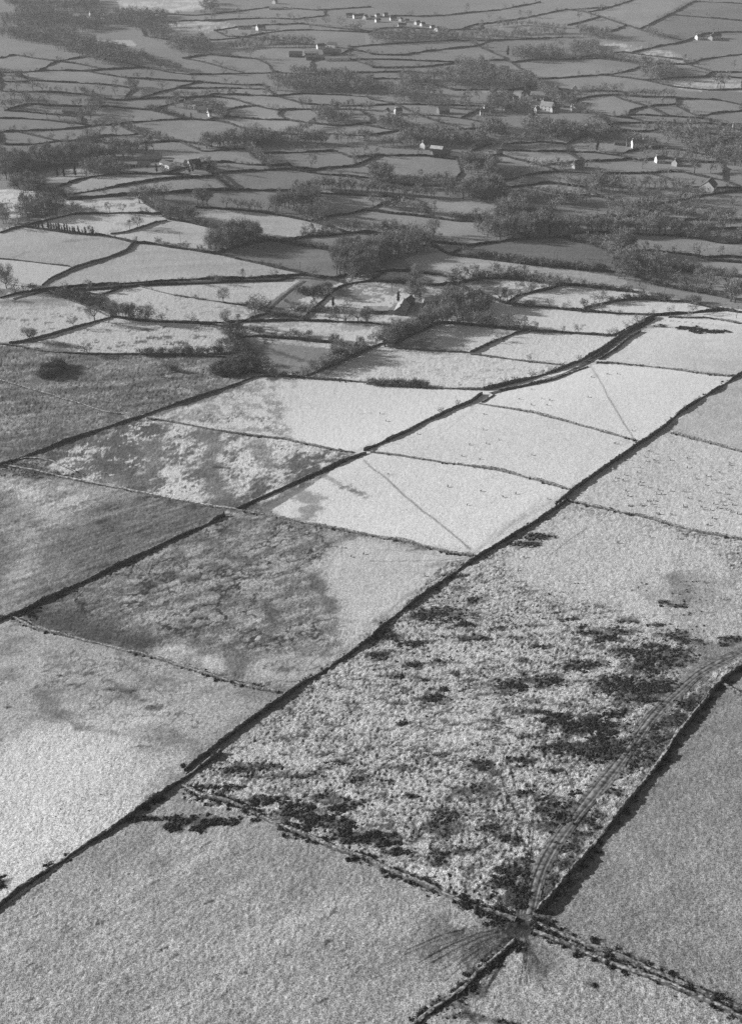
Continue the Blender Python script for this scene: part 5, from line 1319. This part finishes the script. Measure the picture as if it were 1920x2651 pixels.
# tree-sheltered farm
building(1, (832,470), "small white cottage at the left of the tree-sheltered farm", 8, 6, 4.2, .85, -20)
barn(1, (875,462), "long low white shed behind the tree-sheltered farm", 22, 8, 3.0, .4, 3, M_WHITE, M_SLATE)
barn(1, (905,497), "grey stone barn of the tree-sheltered farm", 14, 8, 4, .6, -15, M_GREYWALL, M_SLATE)
building(1, (940,512), "white farmhouse among trees at the tree-sheltered farm", 10, 7, 4.4, .85, 30)
barn(1, (965,522), "lowest roof of the tree-sheltered farm", 12, 7, 3, .6, -10, M_GREYWALL, M_TIN)
barn(1, (855,478), "pale lean shed beside the tree-sheltered cottage", 9, 6, 2.8, .5, -30, M_WHITE, M_TIN)
# farm with long sheds
barn(1, (1380,244), "pale open-sided barn of the hazy shed farm, left", 20, 10, 4, .4, 5, M_WHITE, M_TIN, open_side=True)
barn(1, (1408,260), "long dark shed of the hazy shed farm, front", 34, 11, 3.6, .4, 6, M_STONEWALL, M_SLATE)
barn(1, (1490,265), "long white-walled shed of the hazy shed farm, right", 32, 9, 3.4, .35, 2, M_WHITE, M_TIN)
barn(1, (1470,238), "dark roofed barn at the back of the hazy shed farm", 26, 12, 4, .45, 5, M_STONEWALL, M_SLATE)
building(1, (1420,214), "white cottage above the hazy shed farm", 11, 7, 4.2, .85, 20)
building(1, (1470,208), "second white house above the hazy shed farm", 13, 7, 4.4, .85, -25)
barn(1, (1310,248), "isolated dark barn left of the hazy shed farm", 18, 10, 4, .6, 0, M_STONEWALL, M_SLATE)
building(1, (1085,127), "long white bungalow in the haze, top centre", 22, 7, 3.0, .6, 2, front=5)
building(1, (1155,131), "white house right of the long bungalow, top centre", 14, 8, 4.4, .9, 35)
barn(1, (1225,40), "grey roof in the haze at the top, left of centre", 26, 9, 3.4, .4, 0, M_GREYWALL, M_TIN)
barn(1, (322,500), "grey barn alone in the fields at left", 20, 11, 3.8, .5, -12, M_STONEWALL, M_SLATE)
building(1, (410,70), "small white house at the edge of the hazy wood", 9, 7, 4.4, .9, 40)
building(1, (1218,14), "tiny white house at the very top", 8, 7, 4.6, .9, 60)
for i, (x, y, L, yw) in enumerate([(1552,76,14,0),(1598,78,12,30),(1618,84,9,60),(1575,80,8,20)]):
    building(1, (x, y), ["leftmost", "third", "rightmost", "second"][i] + " of four small white houses in the haze, top centre", L, 7, 4.2, .85, yw)
# hamlet
for i, (x, y, L, yw) in enumerate([(28,74,10,40),(65,70,9,10),(30,96,11,30),(98,88,14,20),(132,92,9,60),(205,106,12,45),(228,113,10,40),(292,134,11,55),(272,126,9,25),(138,116,16,5),(300,142,8,30),(160,98,8,0)]):
    building(2, (x, y), "white house of the hazy hamlet, " + ["top left corner", "top, second from left", "left, lower row", "upper middle, long", "upper middle, narrow", "alone right of the middle", "beside the lone one", "far right, bright", "far right, upper", "long and low in the middle", "far right, lowest", "small in the middle"][i], L * .8, 5.5, 3.4, .85, yw)
for i, (x, y, L, yw) in enumerate([(1455,172,14,25),(1505,174,12,60),(1528,168,13,10)]):
    building(2, (x, y), ["left", "middle", "right"][i] + " white building of the hillside farm at top right", L, 7, 4.2, .8, yw)
# the village, sheet of its own
def vil(x, y):
    return ((1240 + x / 4.832 - 960) / TS, (200 + y / 4.832) / TS)
VIL = [(960,172,7,80,1,"white gable end in the upper row, left"), (1185,172,7,85,1,"white gable end in the upper row, right"), (1110,210,14,-8,0,"long grey-roofed bungalow in the upper row"), (1040,250,11,-20,1,"white cottage below the upper row"),
       (985,295,9,60,1,"small bright cottage at the lane fork"), (655,348,13,-25,1,"left half of the white terrace"), (715,372,13,-25,1,"right half of the white terrace"), (628,308,8,-30,1,"white cottage behind the terrace"),
       (592,290,7,75,1,"tall narrow white gable left of the terrace"), (548,280,5,80,1,"very small white gable at the left"), (232,245,16,-20,0,"long low house at the far left of the village"), (385,295,9,-30,0,"grey house between orchard trees"),
       (920,358,10,65,0,"grey house right of the big white one"), (700,285,10,-20,0,"grey-roofed house above the terrace"), (840,335,10,10,0,"grey-roofed house above the big white one"), (945,430,10,15,0,"low grey house below the lane"),
       (795,600,13,-25,1,"white house alone below the village"), (98,428,9,15,1,"small white house low at the left"), (58,468,10,0,1,"lowest white house at the left"), (350,418,9,5,1,"white shed below the orchard"),
       (745,95,9,-40,0,"house on the lane above the church"), (645,112,10,-20,0,"house beside the dark conifers"), (720,438,5,20,1,"tiny white outhouse below the terrace"), (450,305,7,10,1,"white cottage left of the gables")]
for x, y, L, yw, wh, lab in VIL:
    building(2, vil(x, y), lab + ", white village", L * .9, 6.2, 4.2 if wh else 3.6, .85, yw, M_WHITE if wh else M_GREYWALL, M_SLATE, chim=1 if L < 12 else 2)
building(2, vil(848,402), "big white house with broad grey roof at the front of the village", 14, 11, 5.2, .7, -30, roof=M_TIN, chim=0)
building(2, vil(1180,428), "white gable at the left end of the large house, right of village", 8, 7, 5.0, .9, 65, chim=1)
building(2, vil(1235,428), "large long house with grey roof at the right end of the village", 17, 9, 4.8, .8, 2, M_GREYWALL, M_TIN, chim=2, front=6)
# church
P = tr(2, [vil(580, 235)])[0]
ch = tag(link("church", None), "small grey stone church with pointed bellcote at the village's upper left", "church"); ch.location = P; ch.rotation_euler = (0, 0, math.radians(70))
link("nave", mesh_of("nave", *prism(15, 8, 5, 9.5), M_STONEWALL), ch)
link("roof", mesh_of("roof", [(-7.9,-4.4,4.7),(7.9,-4.4,4.7),(7.9,0,9.75),(-7.9,0,9.75),(-7.9,4.4,4.7),(7.9,4.4,4.7)], [(0,1,2,3),(3,2,5,4)], M_SLATE), ch)
link("bellcote", mesh_of("bellcote", *joinl([box(-7.2,0,10.6,1.2,1.8,3.0), ([(-7.8,-.9,12.1),(-6.6,-.9,12.1),(-6.6,.9,12.1),(-7.8,.9,12.1),(-7.2,0,14.6)], [(0,1,4),(1,2,4),(2,3,4),(3,0,4)])]), M_STONEWALL), ch)
# scattered houses
building(2, (590,314), "white house in the wood above the village", 12, 7, 4.2, .85, -20); building(2, (612,332), "second white house in the wood above the village", 10, 7, 4.2, .85, -15)
building(2, (200,372), "long pale house in the trees left of the village", 16, 7, 3.2, .7, -5, front=4); building(2, (70,507), "small white house left, below the village wood", 7, 6, 4.6, .9, 70); building(2, (120,503), "white cottage right of the small house below the village wood", 8, 6, 4.2, .9, 30)
barn(2, (318,500), "grey-roofed barn with stone gable below the village wood", 13, 9, 4.2, .8, 20, M_STONEWALL, M_TIN)
building(2, (237,655), "white gable beside the dark lane farm, right of centre", 8, 6.5, 4.4, .9, 50); barn(2, (292,668), "pale-roofed barn of the dark lane farm", 13, 8, 3.4, .5, -20, M_STONEWALL, M_PALE)
barn(2, (308,688), "long dark barn in front at the dark lane farm", 18, 8, 3.2, .55, 12, M_STONEWALL, M_SLATE); barn(2, (400,702), "long stone barn right of the dark lane farm", 18, 8, 3.6, .6, -12, M_STONEWALL, M_SLATE)
building(2, (1178,652), "lone tall white house with two rows of windows, at right", 12, 8, 5.4, .7, 3, chim=2, front=4); barn(2, (1110,640), "low grey outbuilding left of the lone white house", 16, 6, 2.8, .5, -8, M_STONEWALL, M_SLATE); barn(2, (1143,645), "small stone shed touching the lone white house", 7, 6, 3.0, .6, 0, M_STONEWALL, M_SLATE)
building(2, (1278,718), "white cottage half hidden in the right-hand trees", 9, 6.5, 4, .85, 10); building(2, (1352,732), "pale cottage half hidden right of the other in trees", 8, 6.5, 3.8, .85, 40, M_GREYWALL)
building(2, (1625,570), "small pale house at the right edge", 12, 7, 3.8, .7, -10); building(2, (915,742), "stone cottage in the trees above the white-gabled barn", 10, 7, 3.8, .8, 20, M_GREYWALL)
building(4, (1492,154), "big barn with bright white gable and dark roof at right", 15, 13, 4.2, .85, 62, roof=M_SLATE, chim=0, cat="barn", name="barn", front=2)
# black shed with cottage
barn(4, (735,290), "black weatherboarded shed, square and windowless, in the tree belts", 17, 10, 9.5, .1, 0, mat("tarred_boards", .012), mat("tarred_roof", .03), door=False, front=0)
building(4, (790,285), "small pale cottage right of the black shed", 7, 6, 3.2, .8, 60, M_GREYWALL); building(4, (548,30), "tiny white shed in the trees above centre", 5, 4, 3, .7, 20)
# the farmstead
def fst(x, y):
    return ((960 + x / 4.832 - 960) / TS, (700 + y / 4.832 - 400) / TS)
building(4, fst(388,520), "stone farmhouse with broad gable facing, centre of the farmstead", 13, 8.5, 3.6, .85, 78, M_STONEWALL, M_TIN, chim=1)
building(4, fst(455,440), "second farmstead roof behind the gabled farmhouse", 11, 6.5, 3.6, .8, 60, M_STONEWALL, M_SLATE, chim=1)
barn(4, fst(770,400), "long low farmstead barn with pale grey roof", 13, 7, 3.0, .5, 12, M_GREYWALL, M_TIN); barn(4, fst(700,395), "small shed against the pale-roofed farmstead barn", 6, 5, 2.4, .4, 10, M_GREYWALL, M_TIN)
barn(4, fst(985,390), "bright white open shed at the right of the farmstead", 8, 5, 3.0, .3, 14, M_WHITE, M_PALE, open_side=True); barn(4, fst(920,345), "white roof behind the bright farmstead shed", 5, 4, 2.6, .3, 5, M_WHITE, M_PALE); barn(4, fst(1085,380), "dark lean-to at the far right of the farmstead", 7, 4, 2.4, .4, -20, M_STONEWALL, M_SLATE, door=False)
barn(4, fst(60,515), "long pale-roofed shed at the left of the farmstead", 17, 7, 2.6, .45, 0, M_STONEWALL, M_PALE)

# ============================================================ telegraph poles
def pole(tile, pt, h, label):
    P = tr(tile, [pt])[0]
    r = tag(link("telegraph_pole", None), label, "pole", "telegraph poles"); r.location = P
    link("post", mesh_of("post", *tube([0,0,-.5],[0,0,h],.16,.12,6), M_POLE), r)
    link("crossarm", mesh_of("crossarm", *box(0,0,h-.5,1.6,.12,.12), M_POLE), r)
for t_, p_, h_, l_ in [(3,(800,388),9,"telegraph pole standing in the pale field left of the dense grove"),(3,(1330,524),9,"telegraph pole below the dark field right of the dense grove"),(3,(620,300),9,"telegraph pole at the bright snowy field"),
                       (4,fst(262,270),10,"tall pole behind the farmstead, left"),(4,fst(768,450),10,"tall pole among the farmstead barns"),(4,(1617,725),9,"telegraph pole near the right edge above the lane"),(4,(808,475),8,"left of two poles below the darkest field"),(4,(822,476),8,"right of two poles below the darkest field"),(4,(1298,620),8,"pole on the hedge of the white fields at right")]:
    pole(t_, p_, h_, l_)

# ============================================================ sheep
def sheep_mesh():
    me_ = bpy.data.meshes.new("sheep_skeleton")
    V = [(0,0,.62),(.3,0,.62),(-.32,0,.62),(.46,0,.72),(.6,0,.84),(.76,0,.78)]
    E = [(0,1),(0,2),(1,3),(3,4),(4,5)]; R = [.27,.25,.26,.15,.10,.06]
    for sx in (.3, -.32):
        for sy in (-.13, .13):
            n = len(V); V += [(sx, sy, .42), (sx, sy, .2), (sx + .02, sy, 0)]; E += [(1 if sx > 0 else 2, n), (n, n + 1), (n + 1, n + 2)]; R += [.09, .045, .04]
    me_.from_pydata(V, E, [])
    o = bpy.data.objects.new("sheep_skeleton", me_); COL.objects.link(o)
    m = o.modifiers.new("skin", 'SKIN')
    for i, sv in enumerate(me_.skin_vertices[0].data):
        sv.radius = (R[i], R[i]); sv.use_root = (i == 0)
    o.modifiers.new("sub", 'SUBSURF').levels = 1
    dg = bpy.context.evaluated_depsgraph_get()
    out = bpy.data.meshes.new_from_object(o.evaluated_get(dg)); out.name = "sheep"
    bpy.data.objects.remove(o); 
    out.materials.clear(); out.materials.append(M_WOOL); out.materials.append(M_FACE)
    for p in out.polygons:
        p.material_index = 1 if (p.center.x > .56 or p.center.z < .3) else 0
    return out
SH = sheep_mesh()
def flock(pts, where):
    P = ground(pts)
    for p in P:
        o = link("sheep", SH); o.location = p; o.rotation_euler = (0, 0, random.uniform(0, 6.28)); s_ = random.uniform(1.0, 1.2); o.scale = (s_, s_, s_)
        tag(o, where, "sheep", "flock: " + where)
fl = [(565,97),(655,125),(520,165),(535,220),(640,208),(650,235),(835,205),(1050,182),(1050,300),(455,300),(430,360),(268,390),(155,428),(125,470),(250,460),(465,482),(440,515),(560,545),(690,580),(840,590),(285,590),(310,655),(545,715),(630,710),(660,628),(720,632),
      (315,772),(465,768),(600,755),(660,795),(670,878),(860,888),(1065,685),(1000,780),(1160,438),(1290,405),(1350,450),(1455,362),(1280,517),(1565,558),(1415,610),(1525,625),(1570,700),(1330,830),(1380,755),(1430,805),(1490,765),(1535,828),(1230,795),(1200,722),(1040,600),(990,595),(120,320),(1580,240),(1580,265)]
flock([(1560 + x / 4.832, 1150 + y / 4.832) for x, y in fl], "grazing sheep in the crowded flock on the right-hand snow field")
flock(px(6, [(1545,855),(1600,870),(1590,900),(1620,910),(1470,890),(1510,930),(1380,1000)]), "grazing sheep at the lower right of the crowded flock")
flock(px(6, [(710,358),(755,398),(790,406),(710,426),(780,428),(960,391),(655,401),(975,303),(1045,290),(1090,288),(1155,540)]), "sheep scattered over the upper white field with the trodden path")
flock(px(6, [(500,468),(497,536),(565,581),(510,598),(435,603),(400,653),(480,668),(710,648),(205,555),(1080,598)]), "sheep scattered over the middle white field")
flock(px(6, [(75,735),(340,790),(485,810),(585,835),(640,821),(425,871),(780,843)]), "sheep scattered over the lower white field with the trodden path")
flock(px(6, [(40,465),(65,498)]), "one of two sheep on the bright round field")
flock(px(7, [(1555,243),(1610,233),(1515,203)]), "one of three sheep right of the mottled field")
flock(px(8, [(235,330)]), "lone sheep by the curved wheelings below the heath wall")
flock(px(8, [(1090,183),(1235,158),(1355,163),(1505,186),(675,248),(1475,358),(1140,20),(1195,18),(1275,55),(1490,105),(1380,25),(1560,435),(580,305),(650,305),(1635,275)]), "sheep spread thinly over the upper gorse heath")
flock(px(4, [(610,580),(640,585),(720,570),(660,578)]), "sheep in the paddock right of the farmstead"); flock(px(4, [(975,462),(1000,465),(1010,470),(1065,440),(955,460)]), "sheep at the right end of the darkest field")

# ============================================================ the hazy air
V, Fc = box(0, 2000, 210, 11000, 9400, 460)
hz = bpy.data.materials.new("haze"); hz.use_nodes = True
t = hz.node_tree
for n in list(t.nodes): t.nodes.remove(n)
pv = t.nodes.new("ShaderNodeVolumePrincipled"); pv.inputs["Color"].default_value = (.85, .85, .85, 1); pv.inputs["Density"].default_value = HAZE; pv.inputs["Anisotropy"].default_value = 0.0
mo = t.nodes.new("ShaderNodeOutputMaterial"); t.links.new(pv.outputs[0], mo.inputs["Volume"])
tag(link("haze", mesh_of("haze", V, Fc, hz)), kind="stuff")

# ============================================================ tell like things apart by their order across the view
names = defaultdict(list)
for o in COL.objects:
    if o.parent is None and "label" in o.keys():
        names[o["label"]].append(o)
NTH = ["first", "second", "third", "fourth", "fifth", "sixth", "seventh", "eighth", "ninth", "tenth", "eleventh", "twelfth"]
for lab, os_ in names.items():
    n = len(os_)
    if n < 2 or len(lab.split()) > 12: continue
    os_.sort(key=lambda o: o.location.x / (o.location.y * CP - (o.location.z - CAMZ) * SP))
    if n <= 12:
        for i, o in enumerate(os_):
            o["label"] = lab + (", " + ("leftmost" if i == 0 else "rightmost" if i == n - 1 else NTH[i] + " from left"))
    else:
        os_[0]["label"] = lab + ", leftmost"; os_[-1]["label"] = lab + ", rightmost"
